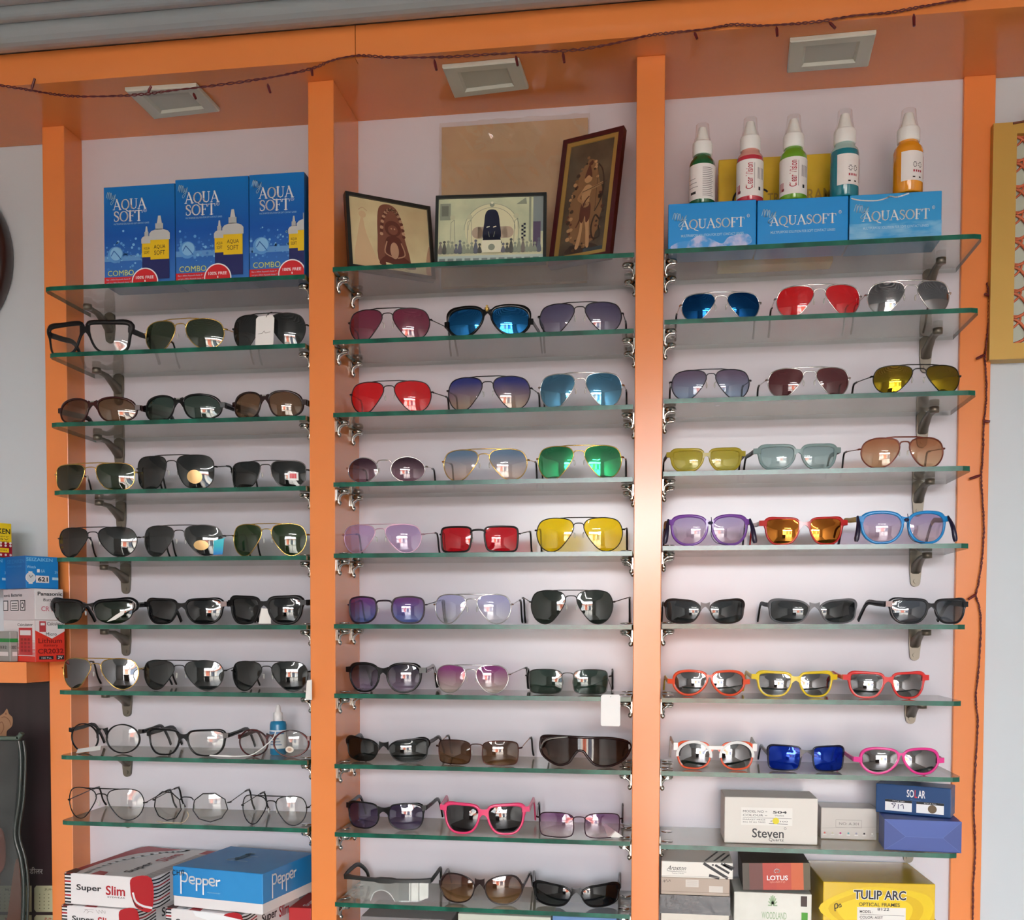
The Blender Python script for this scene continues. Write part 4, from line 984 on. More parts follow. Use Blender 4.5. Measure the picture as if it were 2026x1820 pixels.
for i, (x0, x1, yt, off, lab) in enumerate(((206, 346, 367, .014, 'blue combo carton for lens solution standing first, next to the left post'), (347.5, 492, 352, .012, 'blue combo carton for lens solution standing in the middle of three'), (493.5, 640, 342, .010, 'blue combo carton for lens solution partly hidden by the second post'))):
    X0, X1, zb, zt, y = on_shelf(1, 1, x0, x1, yt, off)
    if i == 2: X1 = min(X1, PX[2] - .006)
    w, h = X1 - X0, zt - zb; d = .055
    wf = w if i < 2 else w
    c = Carton('solution_carton', lab, ((X0 + X1) / 2, y + d / 2, zb), w, d, h, 0, faces=([mat((30, 96, 160), .4), COMBO_BG, mat((228, 230, 232), .45)], (0, 0, 1, 0, 0, 0)), group='blue combo cartons on the top shelf', cat='box')
    q = (at(640, 440, y).x - X0) / w if i == 2 else 1.0          # the printed layout keeps its full width on the cut off carton
    p = c.front(); p.w = w * (q if i == 2 else 1); R = lambda u: u
    lim = 1.0 / q
    def cl(u): return min(u, lim)
    script_my(p, .04, .82, .17, .95, PALEB, .0011)
    p.serif('AQUA', .13, .765, .6, .87, WPR, 3); p.serif('SOFT', .135, .645, .55, .75, WPR, 3)
    for a in range(12): p.line([(.585 + .022 * math.cos(a * PI / 6), .745 + .016 * math.sin(a * PI / 6)), (.585 + .022 * math.cos((a + 1) * PI / 6), .745 + .016 * math.sin((a + 1) * PI / 6))], .0006, WPR, 3)
    p.text('R', .577, .738, .594, .752, WPR, 3)
    p.text('MULTIPURPOSE SOLUTION FOR SOFT CONTACT LENSES', .14, .612, .64, .628, PALEB, 3)
    rnd = random.Random(3 + i)
    p.rect(0, .245, cl(.56), .30, mat((92, 146, 204), .4), 1)
    for _ in range(60):
        u, v, r = rnd.uniform(.02, .55), rnd.gauss(.32, .07), rnd.uniform(.004, .016)
        p.disc(u, v, r, rnd.choice((SKYP, mat((60, 120, 195), .35), mat((90, 152, 210), .35))), 2, n=9)
    p.disc(.16, .31, .085, mat((86, 146, 208), .3), 3); p.disc(.17, .32, .066, mat((128, 182, 224), .3), 4); p.line([(.1, .3), (.14, .35), (.2, .3), (.24, .26)], .0016, mat((40, 92, 168), .3), 5)
    def bottle(u0, u1, vb, vt, l):
        if u0 > lim: return
        f = lambda a: cl(u0 + a * (u1 - u0)); g = lambda a: vb + a * (vt - vb)
        p.rect(f(.06), g(0), f(.96), g(.31), NAVY, l); p.rect(f(.05), g(.31), f(.95), g(.63), YLW, l)
        p.poly([(f(.0), g(.62)), (f(1), g(.62)), (f(1), g(.72)), (f(.9), g(.76)), (f(.62), g(.79)), (f(.35), g(.79)), (f(.1), g(.76)), (f(0), g(.72))], GREYP, l + 1)
        p.rect(f(.3), g(.78), f(.68), g(.88), mat((172, 176, 176), .4), l + 1); p.poly([(f(.38), g(.88)), (f(.62), g(.88)), (f(.56), g(1)), (f(.44), g(1))], GREYP, l + 1)
        if f(.95) - f(.05) > .5 * .9 * (u1 - u0): p.text('AQUA', f(.22), g(.47), f(.78), g(.54), INK, l + 1); p.text('SOFT', f(.24), g(.38), f(.76), g(.45), INK, l + 1)
    bottle(.53, .68, .13, .58, 5); bottle(.645, .935, .045, .68, 8)
    p.text('COMBO', .05, .095, .42, .15, YGRN, 5)
    p.rect(0, 0, cl(.6), .083, LBL_RED, 4)
    p.text('Buy a 360ml Aquasoft chesta 4*', .03, .047, .37, .067, PALEB, 5); p.text('and get a 360ml Aquasoft chesta 1*', .03, .015, .38, .035, PALEB, 5)
    def half(r, m, l):
        pts = [(min(lim, .58 + r * 1.32 * math.cos(math.radians(a))), max(0, .02 + r * math.sin(math.radians(a)))) for a in range(-10, 191, 8)]
        p.poly(pts, m, l)
    half(.142, WPR, 10); half(.13, LBL_RED, 11)
    p.text('100% FREE', .455, .05, .705, .08, WPR, 12, .012); p.rect(.575, .018, .59, .038, WPR, 12)
    p.obj('printed_design', c.t)

for i, (x0, x1, yt, off, lab) in enumerate(((1322, 1496, 399, .012, 'blue lens solution box with pale patches along its base, under the dark green spray bottle'), (1498, 1678, 391.5, .016, 'clean blue lens solution box in the middle of three lying ones'), (1680.5, 1863, 381.5, .02, 'blue lens solution box with a painted film sheen, under the orange spray bottle'))):
    X0, X1, zb, zt, y = on_shelf(3, 1, x0, x1, yt, off); w, h, d = X1 - X0, zt - zb, .062
    c = Carton('solution_carton', lab, ((X0 + X1) / 2, y + d / 2, zb), w, d, h, 0, body=BLUE_AQ if i < 2 else mat((44, 150, 212), .3), group='blue lens solution boxes on the top shelf')
    p = c.front()
    if i == 0: p.poly(smooth([(.04, .04), (.1, .16), (.25, .2), (.36, .3), (.5, .2), (.62, .1), (.7, .24), (.9, .28), (.95, .1), (.8, .02), (.4, .02)], 4), noisy((60, 150, 220), (190, 196, 232), 60, .4, .5, 4, (1, 1, 1), .4, .6), 1)  # pale lilac mottled patches along the lower front
    if i == 2:
        p.rect(0, 0, 1, .4, noisy((44, 150, 212), (130, 190, 226), 50, .35, .5, 4, (.5, 1, 1.6), .42, .7), 1)
        p.line(smooth([(.02, .93), (.12, .88), (.3, .86), (.4, .9), (.44, .93), (.52, .91), (.64, .97)], 4, False), .0022, WPR, 3)  # sheen on the crinkled wrap, painted as a white line
    script_my(p, .05, .5, .21, .8, PALEB, .0012)
    p.serif('AQUASOFT', .14, .44, .87, .64, WPR, 3)
    for a in range(12): p.line([(.91 + .014 * math.cos(a * PI / 6), .66 + .032 * math.sin(a * PI / 6)), (.91 + .014 * math.cos((a + 1) * PI / 6), .66 + .032 * math.sin((a + 1) * PI / 6))], .0006, WPR, 3)
    p.text('R', .904, .645, .916, .675, WPR, 3)
    p.text('MULTIPURPOSE SOLUTION FOR SOFT CONTACT LENSES', .15, .27, .86, .325, PALEB, 3, .015)
    p.obj('printed_design', c.t)
ztop_aq = [at((a + b) / 2, t, YS + o).z + .001 for a, b, t, o in ((1322, 1496, 399, .012), (1498, 1678, 391.5, .016), (1680.5, 1863, 381.5, .02))]

def cyl_text(mb, t, R, a0, a1, z0, z1, mi, bold=.01, vertical=True):
    vs, fs = text_mesh(t, bold)
    xs = [a for a, b in vs]; ys = [b for a, b in vs]; x0, x1, y0, y1 = min(xs), max(xs), min(ys), max(ys)
    out = []
    for a, b in vs:
        p, q = (a - x0) / (x1 - x0), (b - y0) / (y1 - y0)
        if vertical: p, q = 1 - q, p
        th = math.radians(a0 + p * (a1 - a0)); out.append((R * math.sin(th), -R * math.cos(th), z0 + q * (z1 - z0)))
    mb.add(out, fs, mi)
def cyl_patch(mb, R, a0, a1, z0, z1, mi, n=14):
    vs = []; 
    for i in range(n + 1):
        th = math.radians(a0 + (a1 - a0) * i / n)
        vs += [(R * math.sin(th), -R * math.cos(th), z0), (R * math.sin(th), -R * math.cos(th), z1)]
    mb.add(vs, [(2 * i, 2 * i + 2, 2 * i + 3, 2 * i + 1) for i in range(n)], mi, True)
LBLRED = mat((170, 40, 60), .5)
for x0, x1, yt, bi, liq, lab, kind, neck in (
        (1365, 1414, 247, 0, (16, 92, 48), 'spray bottle with dark green liquid on the first blue box', 'back', 0),
        (1459, 1509, 235, 0, (186, 44, 62), 'spray bottle with red liquid on a blue box', 'front', (206, 150, 140)),
        (1544.5, 1595, 230, 1, (104, 160, 36), 'spray bottle with light green liquid on the middle blue box', 'front', 0),
        (1644.5, 1697, 219.5, 1, (12, 118, 134), 'spray bottle with teal liquid between the light green and orange ones', 'side', (160, 190, 186)),
        (1770, 1823, 218, 2, (226, 146, 22), 'spray bottle with orange liquid standing alone on the last blue box', 'side', 0)):
    y = YS + .040; c = at((x0 + x1) / 2, 320, y); r = (x1 - x0) / 2 / F * y; zb = ztop_aq[bi]; h = at((x0 + x1) / 2, yt, y).z - zb
    t = thing('spray_bottle', lab, 'bottle', (c.x, y, zb), 0, 'spray bottles on the blue boxes')
    L_ = lambda v: v * h
    MB().lathe([(r * .9, .0005), (r, .003), (r, L_(.50)), (r * .93, L_(.545)), (r * .72, L_(.585)), (r * .68, L_(.63)), (r * .5, L_(.635))], 24).obj('bottle_body', mat(liq, .12, 0, .6, .5), t)
    if neck: MB().lathe([(r * .97, L_(.525)), (r * .94, L_(.547)), (r * .73, L_(.587)), (r * .69, L_(.628))], 24).obj('bottle_neck', mat(neck, .15, 0, .6, .4), t)
    MB().lathe([(r * .5, L_(.615)), (r * .74, L_(.617)), (r * .77, L_(.63)), (r * .77, L_(.76)), (r * .72, L_(.775)), (r * .62, L_(.78))], 24).obj('collar', mat((238, 240, 238), .4), t)
    MB().lathe([(r * .58, L_(.775)), (r * .56, L_(.79)), (r * .34, L_(.93)), (r * .3, L_(.955))], 18).obj('spray_nozzle', mat((240, 242, 238), .35), t)
    MB().lathe([(r * .68, L_(.78)), (r * .56, L_(.86)), (r * .5, L_(.99)), (r * .44, L_(1.0))], 20).obj('clear_cap', clear((252, 252, 252), .0, (240, 240, 236), .0, .05), t)
    mb = MB(); mats = [mat((236, 234, 232), .5), LBLRED, mat((110, 108, 112), .5), INK]
    R1 = r + .0004
    z0, z1 = L_(.055), L_(.475)
    if kind == 'side': cyl_patch(mb, R1, -38, 78, L_(.12), L_(.46), 0)
    else: cyl_patch(mb, R1, -150, 100, z0, z1, 0, 24)
    if kind == 'front':
        cyl_text(mb, 'Clear Vision', R1 + .0003, -22, 8, L_(.13), L_(.43), 1)
        cyl_patch(mb, R1 + .0003, 14, 16, L_(.14), L_(.43), 2, 2)
        for k in range(4): cyl_patch(mb, R1 + .0003, 30 + 9 * k, 33 + 9 * k, L_(.25), L_(.38), 2, 2)
        for k in range(3): cyl_patch(mb, R1 + .0003, -70 + 8 * k, -66 + 8 * k, L_(.1), L_(.2), 1, 2)
        cyl_patch(mb, R1 + .0003, 34, 44, L_(.12), L_(.16), 3, 3); cyl_patch(mb, R1 + .0003, -62, -46, L_(.1), L_(.13), 3, 3)
    elif kind == 'back':
        for k in range(16): cyl_patch(mb, R1 + .0003, 0, 52 - (k * 7 % 11), L_(.09 + .022 * k), L_(.096 + .022 * k), 2, 5)
        cyl_patch(mb, R1 + .0003, -58, -30, L_(.12), L_(.15), 3, 3)
        for k in range(3): cyl_patch(mb, R1 + .0003, -70, -20 - 6 * k, L_(.2 + .05 * k), L_(.206 + .05 * k), 2, 4)
    else:
        for a, b in ((8, 22), (30, 44)):
            for k in range(8):
                th0, th1 = 2 * PI * k / 8, 2 * PI * (k + 1) / 8
                mid = lambda th: ((a + b) / 2 + (b - a) / 2 * math.cos(th), .3 + .03 * math.sin(th))
                (aa, za), (ab, zb_) = mid(th0), mid(th1); m_ = ((aa + ab) / 2, (za + zb_) / 2)
                cyl_patch(mb, R1 + .0003, m_[0] - 2, m_[0] + 2, L_(m_[1] - .006), L_(m_[1] + .006), 2, 1)
        for k in range(4): cyl_patch(mb, R1 + .0003, 8 + 10 * k, 14 + 10 * k, L_(.215), L_(.24), 1, 2)
        for k in range(2): cyl_patch(mb, R1 + .0003, 6 + 26 * k, 16 + 26 * k, L_(.15), L_(.165), 3, 2)
        cyl_patch(mb, R1 + .0003, 62, 66, L_(.16), L_(.42), 1, 2)
    mb.obj('bottle_label', mats, t)
# yellow carton behind the bottles
X0, X1, zb, zt, y = on_shelf(3, 1, 1421, 1650, 309, .105)
c = Carton('frame_carton', 'yellow carton with black lettering standing behind the spray bottles', ((X0 + X1) / 2, y + .02, zb), X1 - X0, .04, zt - zb, 0, body=noisy((196, 164, 40), (216, 184, 52), 14, .22, .5))
p = c.front()
for cu, a0, a1 in ((.2, 60, 300), (.38, 50, 130)): p.line([(cu + .07 * math.cos(math.radians(a)), .6 + .1 * math.sin(math.radians(a))) for a in range(a0, a1, 12)], .0035, INK, 3)
p.text('TR', .43, .56, .53, .66, mat((150, 122, 20), .4), 3, .01); p.text('RAM', .77, .57, .98, .68, mat((150, 122, 20), .4), 3, .01)
p.text('MAADE INC INDIA', .79, .52, .99, .55, mat((70, 56, 20), .4), 3)
p.obj('printed_design', c.t)

def carton_px(name, label, tl, tr, yl, bot, d, body, group=None, cat='box', faces=None):
    """carton from the pixels of its front top corners (the left one at depth YL) and of its front lower left corner"""
    A = at(tl[0], tl[1], yl); Bq = at_z(tr[0], tr[1], A.z); e = Bq - A; w = e.length; rz = math.atan2(e.y, e.x)
    zb = bot if bot < 5 else at(tl[0], bot, yl).z
    h = A.z - zb
    n = Vector((-math.sin(rz), math.cos(rz), 0))
    c = A + e / 2 + n * (d / 2); c.z = zb
    return Carton(name, label, c, w, d, h, rz, body, faces, group, cat)
WCARD = mat((226, 222, 222), .45)
SSRED = mat((170, 24, 34), .4)
def super_slim(label, tl, tr, yl, bot, d=.235):
    c = carton_px('eyewear_carton', label, tl, tr, yl, bot, d, WCARD, 'striped white and red eyewear cartons')
    p = c.front()
    for k in range(9): p.rect(0, .04 + k * .11, .075, .095 + k * .11, SSRED if k % 4 == 2 else INK, 1)
    p.text('Super', .14, .42, .43, .66, INK, 2, .02); p.text('Slim', .48, .38, .7, .68, SSRED, 2, .02); p.text('EYEWEAR', .5, .3, .7, .345, INK, 2)
    p.poly(smooth([(.78, .98), (1, 1), (1, 0), (.84, .02), (.78, .3), (.76, .6)], 4) , SSRED, 1)
    p.line(smooth([(.79, .5), (.82, .25), (.9, .12), (1, .08)], 4, False), .004, WPR, 2); p.line(smooth([(.79, .3), (.82, .12), (.9, .03)], 4, False), .0015, INK, 2)
    p.obj('printed_front', c.t)
    p = c.right()
    for k in range(9): p.line(smooth([(0, .06 + k * .11), (.1, .02 + k * .11), (.24, .09 + k * .11)], 3, False), .0026, SSRED if k % 4 == 2 else INK, 1)
    p.text('Super', .32, .3, .58, .72, INK, 2, .02); p.text('Slim', .62, .3, .8, .72, SSRED, 2, .02)
    p.obj('printed_side', c.t)
    p = c.top()
    p.poly(smooth([(.1, .0), (.1, .4), (.2, .75), (.45, .9), (.55, .97), (.3, .98), (.05, .98), (.02, .5), (.02, .02)], 4), SSRED, 1)
    p.line(smooth([(.24, .0), (.2, .2), (.24, .5), (.42, .8), (.62, .9), (.64, .98)], 4, False), .009, WPR, 2)
    p.poly([(.0, .0), (.14, .0), (.1, .1), (.0, .14)], mat((70, 40, 40), .5), 3); p.poly([(.3, 0), (.46, 0), (.42, .1), (.3, .12)], SSRED, 1)
    p.text('Super', .56, .12, .68, .46, INK, 3, .02, 0, True); p.text('Slim', .58, .52, .72, .8, SSRED, 3, .02, 0, True)
    for k in range(38): p.rect(.86, .01 + k * .0215, .99, .018 + k * .0215, mat((120, 100, 96), .5), 1)
    p.rect(.86, .84, .99, .98, SSRED, 2)
    p.obj('printed_lid', c.t)
    return c
YSS = 1.745
c1 = super_slim('white and red striped eyewear carton on top of its stack, beside the blue one', (127.5, 1726), (300, 1738), YSS, 1787.5)
z1 = c1.t.location.z
tlz = lambda px, py, y: (px, py)
def px_at(x, y, z): return pix((x, y, z))
A = at(122, 1794, YSS - .004); q = px_at(A.x, YSS - .004, z1 - .0014); q2 = px_at(A.x + .157, YSS - .020, z1 - .0014)
c2 = super_slim('striped eyewear carton with pencilled writing, lying under the topmost striped one', q, q2, YSS - .004, z1 - .054)
p = c2.front()
p.line(smooth([(.3, .8), (.33, .9), (.36, .84), (.34, .78), (.38, .86), (.42, .82)], 4, False), .0006, mat((150, 140, 140), .5), 4); p.line([(.31, .91), (.43, .92)], .0006, mat((150, 140, 140), .5), 4)
p.line(smooth([(.46, .92), (.5, .8), (.5, .92), (.54, .82), (.54, .93), (.58, .82), (.58, .92)], 3, False), .0006, mat((150, 140, 140), .5), 4)
p.obj('pencil_marks', c2.t)
PEP = mat((34, 132, 196), .38)
cp = carton_px('eyewear_carton', 'blue eyewear carton with white lettering and a white base', (343, 1714), (519.4, 1730), 1.76, z1 + .0005, .18, WCARD)
w, d, h = cp.w, cp.d, cp.h
# the blue lid over a white tray
lid = MB().box(-w / 2 - .001, w / 2 + .001, -d / 2 - .001, d / 2 + .001, h * .26, h + .001).obj('lid', noisy((28, 124, 190), (44, 140, 204), 6, .36), cp.t, None, .0015)
def pepper(p, u0, v0, u1, v1, m, rot=False):
    P_ = lambda a, b: (u0 + ((1 - b) if rot else a) * (u1 - u0), v0 + (a if rot else b) * (v1 - v0))
    k = (v1 - v0) * p.h if not rot else (u1 - u0) * p.w
    t = k * .075
    L = lambda pts: p.line([P_(a, b) for a, b in pts], t, m, 9)
    L([(.02, 0), (.02, .98)]); L(smooth([(.02, .95), (.14, .95), (.18, .8), (.14, .58), (.04, .58)], 4, False))
    x = .24
    for ch in 'epper':
        if ch == 'e': L(smooth([(x, .64), (x + .1, .66), (x + .09, .8), (x, .78), (x - .01, .6), (x + .05, .5), (x + .11, .52)], 4, False))
        elif ch == 'p': L([(x, .2 if x < .5 else .05), (x, .76)]); L(smooth([(x, .74), (x + .09, .74), (x + .11, .62), (x + .08, .52), (x, .52)], 4, False))
        else: L([(x, .5), (x, .76)]); L([(x, .7), (x + .08, .76)])
        x += .16
for nm, org, U, V, N, ww, hh, box, rot in (('printed_front', (-w / 2, -d / 2 - .0012, h * .26), (1, 0, 0), (0, 0, 1), (0, -1, 0), w, h * .74, (.09, .12, .56, .86), False),
                                          ('printed_side', (w / 2 + .0012, -d / 2, h * .26), (0, 1, 0), (0, 0, 1), (1, 0, 0), d, h * .74, (.14, .1, .62, .9), False),
                                          ('printed_lid', (-w / 2, -d / 2, h + .0012), (1, 0, 0), (0, 1, 0), (0, 0, 1), w, d, (.36, .36, .6, .76), True)):
    p = Print(ww, hh, org, U, V, N)
    pepper(p, *box, WPR if nm != 'printed_lid' else mat((150, 190, 216), .5), rot)
    if nm == 'printed_front':
        p.text('eyewear', .4, .2, .55, .26, mat((140, 190, 220), .4), 9); 
        k = lambda pts: p.line(pts, .0012, INK, 10)
        k(smooth([(.035, .86), (.015, .9), (.005, .78), (.02, .72), (.04, .76)], 4, False)); k([(.055, .74), (.055, .9)]); k([(.085, .74), (.085, .9)]); k([(.055, .82), (.085, .82)]); k(smooth([(.1, .74), (.11, .9), (.13, .9), (.13, .74)], 3, False)); k([(.102, .82), (.13, .82)])
    p.obj(nm, cp.t)
A = at(328, 1798, 1.752); q = px_at(A.x, 1.752, z1 - .0014); q2 = px_at(A.x + .157, 1.752 - .028, z1 - .0014)
c3 = super_slim('striped eyewear carton with a torn label, lying under the blue carton', q, q2, 1.752, z1 - .054, .2)
p = c3.front(); p.poly([(.36, 1.0), (.62, .98), (1, .86), (1, .72), (.6, .7), (.4, .82)], WPR, 4); p.obj('torn_label', c3.t)
# the lowest layer that carries them
S10z = zsh(1, 10) + .0008
for (cc, lab) in ((c2, 'plain striped carton at the bottom of the stack beside the left post'), (c3, 'plain striped carton at the bottom of the stack under the blue carton')):
    zz = cc.t.location.z
    Carton('eyewear_carton', lab, (cc.t.location.x, cc.t.location.y, S10z), cc.w, cc.d, zz - S10z - .0005, cc.t.rotation_euler[2], WCARD, None, 'striped white and red eyewear cartons')
rr = Carton('eyewear_carton', 'red eyewear carton with white lettering wedged beside the second post', (PX[2] - .028, 1.915, S10z), .044, .11, at(590, 1793, 1.87).z - S10z, 0, mat((176, 40, 44), .4), None, 'striped white and red eyewear cartons')
p = rr.top(); p.text('Super', .5, .1, .85, .8, WPR, 2, .02, 0, True); p.obj('printed_lid', rr.t)

# blue drop bottle on the eighth shelf
yb_ = at_z(550, 1493, zsh(1, 8)).y; yb_ = min(yb_, YW - .03); cb = at(550.5, 1450, yb_); r = 17 / F * yb_; zb = zsh(1, 8) + .0008; h = at(550, 1394, yb_).z - zb
t = thing('drop_bottle', 'small blue drop bottle with white nozzle behind the dark red glasses', 'bottle', (cb.x, yb_, zb))
BLQ = mat((34, 118, 160), .3)
MB().lathe([(r * .9, .0), (r, .002), (r, h * .60), (r * .9, h * .66), (r * .5, h * .68)], 20).obj('bottle_body', BLQ, t)
MB().lathe([(r * .5, h * .67), (r * .55, h * .68), (r * .55, h * .84), (r * .34, h * .86), (r * .3, h * .93), (r * .2, h * .99), (r * .1, h)], 16).obj('nozzle', mat((222, 220, 220), .4), t)
mb = MB(); cyl_patch(mb, r + .0004, -100, 100, h * .13, h * .5, 0, 16); cyl_patch(mb, r + .0007, -60, 60, h * .42, h * .47, 1, 10)
for k in range(3): cyl_patch(mb, r + .0007, -40, 44 - 9 * k, h * (.2 + .06 * k), h * (.22 + .06 * k), 1, 8)
mb.obj('bottle_label', [mat((216, 222, 228), .5), mat((90, 130, 170), .5)], t)

# ------------------------------------------------------------------ watch boxes in the right bay
def px_box(name, label, b, s, tl, tr, bl, d, body, rz_fix=None, group=None):
    yl = at_z(bl[0], bl[1], zsh(b, s)).y
    return yl
z9 = zsh(3, 9) + .0008
yl = max(YS + .004, at_z(1433.7, 1667, z9).y)
c = carton_px('watch_box', 'large white watch box with yellow dot and black lettering', (1433.7, 1576), (1618.5, 1580), yl, z9, .085, mat((216, 212, 204), .45))
p = c.front()
p.text('Steven', .3, .13, .64, .33, INK, 2, .012); p.text('Quartz', .48, .05, .64, .125, INK, 2); p.line([(.655 + .012 * math.cos(a * PI / 5), .34 + .022 * math.sin(a * PI / 5)) for a in range(11)], .0005, INK, 2)
p.rect(.18, .4, .73, .78, mat((228, 226, 220), .5), 1)
p.text('MODEL NO =', .2, .67, .46, .72, INK, 2); p.text('504', .52, .66, .67, .715, INK, 2, .03); p.text('COLOUR =', .2, .59, .46, .635, INK, 2); p.text('Violet', .54, .6, .64, .635, INK, 2)
p.line([(.2, .56), (.72, .555)], .0005, INK, 2)
p.text('MARKET PRICE', .2, .505, .44, .535, INK, 2); p.text('INCL OF ALL TAXES', .2, .45, .44, .48, INK, 2); p.text('PC 100', .5, .475, .68, .505, INK, 2); p.line([(.48, .44), (.68, .435)], .0008, INK, 2)
p.disc(.553, .5, .07, mat((222, 206, 30), .5), 4)
p.obj('printed_label', c.t)
yl = max(YS + .02, at_z(1622, 1659, z9).y)
A = at(1624.5, 1597, yl); 
c = carton_px('watch_box', 'small silvery box with a row of coloured dots, between white and blue boxes', (1624.5, 1597), (1735, 1600), yl, z9, .06, mat((196, 192, 186), .35))
p = c.front()
p.line([(.27, .38), (.27, .62), (.73, .62), (.73, .38), (.27, .38)], .0005, mat((140, 136, 130), .5), 2); p.text('NO: A.301', .33, .46, .68, .54, mat((110, 106, 104), .5), 2)
for k, cc in enumerate(((196, 92, 88), (188, 188, 160), (190, 50, 120), (96, 160, 170), (150, 150, 170), (30, 30, 40), (236, 236, 230))):
    p.disc(.07 + .142 * k, .2, .03, mat(cc, .5), 2, n=12); p.line([(.04 + .142 * k, .14), (.1 + .142 * k, .14)], .0006, WPR, 2)
p.line([(0, .34), (1, .42)], .0006, mat((170, 166, 160), .5), 2)
p.obj('printed_label', c.t)
NVY = mat((38, 66, 122), .42); NVD = mat((28, 68, 118), .36)
yl = max(YS + .006, at_z(1754, 1681, z9).y - .002)
cu = carton_px('watch_box', 'plain blue box with folded end, under the blue box with two white stickers', (1750, 1620), (1903, 1626), yl, z9, .07, mat((54, 78, 150), .5))
p = cu.front(); e = mat((46, 66, 132), .5)
p.poly([(0, 1), (.28, .46), (.76, .46), (1, 1)], mat((62, 88, 162), .5), 1); p.poly([(0, 0), (0, 1), (.28, .46)], mat((50, 72, 140), .5), 1); p.poly([(1, 0), (1, 1), (.76, .46)], mat((50, 72, 140), .5), 1)
for q in ([(0, 1), (.28, .46)], [(1, 1), (.76, .46)], [(.28, .46), (.76, .46)], [(.28, .46), (0, 0)], [(.76, .46), (1, 0)]): p.line(q, .0005, mat((84, 108, 178), .5), 2)
p.obj('folded_end', cu.t)
zt_ = cu.t.location.z + cu.h + .0008
yl2 = at_z(1738.5, 1612, zt_).y; yl2 = max(YS + .006, yl2)
cs = carton_px('watch_box', 'blue watch box with white lettering and two white stickers, on top', (1737, 1551), (1888, 1559), yl2 + .018, zt_, .055, NVD)
cs.t.rotation_euler[2] -= math.radians(9)
p = cs.front()
p.text('SO', .42, .6, .515, .86, WPR, 2, .015); p.text('L', .525, .6, .56, .86, mat((206, 50, 60), .5), 2, .015); p.text('AR', .57, .6, .665, .86, WPR, 2, .015); p.line(smooth([(.47, .54), (.54, .51), (.61, .54)], 4, False), .0005, mat((90, 130, 180), .5), 2)
for u in (.13, .55): p.rect(u, .1, u + .36, .48, WPR, 2); p.rect(u, .4, u + .36, .48, INK, 3); p.text('STYLE NO', u + .1, .425, u + .26, .455, WPR, 4)
p.line(smooth([(.24, .2), (.27, .36), (.22, .34), (.26, .28)], 3, False), .0011, mat((50, 50, 90), .5), 4); p.line([(.31, .18), (.31, .34)], .0011, mat((50, 50, 90), .5), 4); p.line(smooth([(.34, .3), (.37, .34), (.38, .2)], 3, False), .0011, mat((50, 50, 90), .5), 4)
p.disc(.76, .26, .14, mat((110, 92, 70), .6), 4)
p.obj('printed_front', cs.t)
p = cs.right(); p.rect(.4, .3, .75, .62, mat((70, 100, 150), .5), 2); p.obj('printed_side', cs.t)

z10 = zsh(3, 10) + .0008
# stack of flat boxes beside the third post, from the bottom
def stack_box(label, x0, x1, yt, yb, off, d, body, faces=None):
    y = YS + off; X0, X1 = at(x0, yt, y).x, at(x1, yt, y).x
    return X0, X1, y
X0 = PX[5] + .004
y = YS + .010; X1 = at(1443, 1780, y).x
zA, zB_, zC_, zD = z10, at(1370, 1771, y).z, at(1370, 1736, y).z, at(1370, 1703.5, y).z
c = Carton('watch_box', 'flat black film wrapped box with white base, lowest of its stack beside third post', ((X0 + X1) / 2, y + .055, zA), X1 - X0, .11, zB_ - zA - .0006, 0, mat((214, 208, 196), .5))
MB().box(-(X1 - X0) / 2 - .0015, (X1 - X0) / 2 + .0015, -.0565, .0565, (zB_ - zA) * .42, zB_ - zA - .0004).obj('lid', mat((36, 34, 36), .2, 0, .6, .5, None, .35, 40), c.t)
c = Carton('watch_box', 'flat taupe box with two white stickers, in the middle of its stack', ((X0 + X1) / 2, y + .054, zB_), X1 - X0 + .001, .11, zC_ - zB_ - .0006, 0, mat((176, 160, 146), .5))
p = c.front(); p.rect(0, .18, 1, .2, mat((120, 106, 94), .5), 2); p.rect(.36, .48, .55, .9, mat((206, 200, 192), .5), 2); p.rect(.7, .22, .9, .58, mat((206, 200, 192), .5), 2)
for q in (.6, .72, .82): p.rect(.38, q, .53, q + .015, mat((170, 162, 152), .5), 3)
p.line([(.03, .72), (.05, .84), (.05, .7), (.08, .86), (.1, .72), (.13, .86), (.14, .76)], .0005, INK, 3)
p.obj('printed_label', c.t)
X1 = at(1450, 1720, y).x
c = Carton('watch_box', 'flat white box with black diagonal brush strokes, topmost of its stack', ((X0 + X1) / 2, y + .052, zC_), X1 - X0, .112, zD - zC_ - .0006, 0, mat((228, 224, 216), .45))
p = c.front()
p.text('Aroston', .09, .46, .35, .74, INK, 2, 0, .12); p.line([(.08, .4), (.35, .36)], .0006, INK, 2); p.text('Swiss Made', .15, .24, .32, .31, mat((120, 116, 110), .5), 2)
for (a, b, e, f, t_) in ((.6, .92, .92, .08, .005), (.76, .84, .94, .4, .004), (.84, .94, .98, .6, .0035), (.68, .2, .8, .06, .005), (.88, .9, 1, .7, .005)): p.line([(a, b), (e, f)], t_, INK, 2)
p.disc(.72, .86, .06, INK, 2); p.rect(0, .1, 1, .12, mat((170, 166, 158), .5), 3)
p.obj('printed_front', c.t)
p = c.top()
for (a, b, e, f) in ((.62, .1, .82, .8), (.74, .1, .92, .7), (.84, .1, .98, .6)): p.line([(a, b), (e, f)], .004, mat((60, 60, 58), .5), 2)
p.obj('printed_lid', c.t)
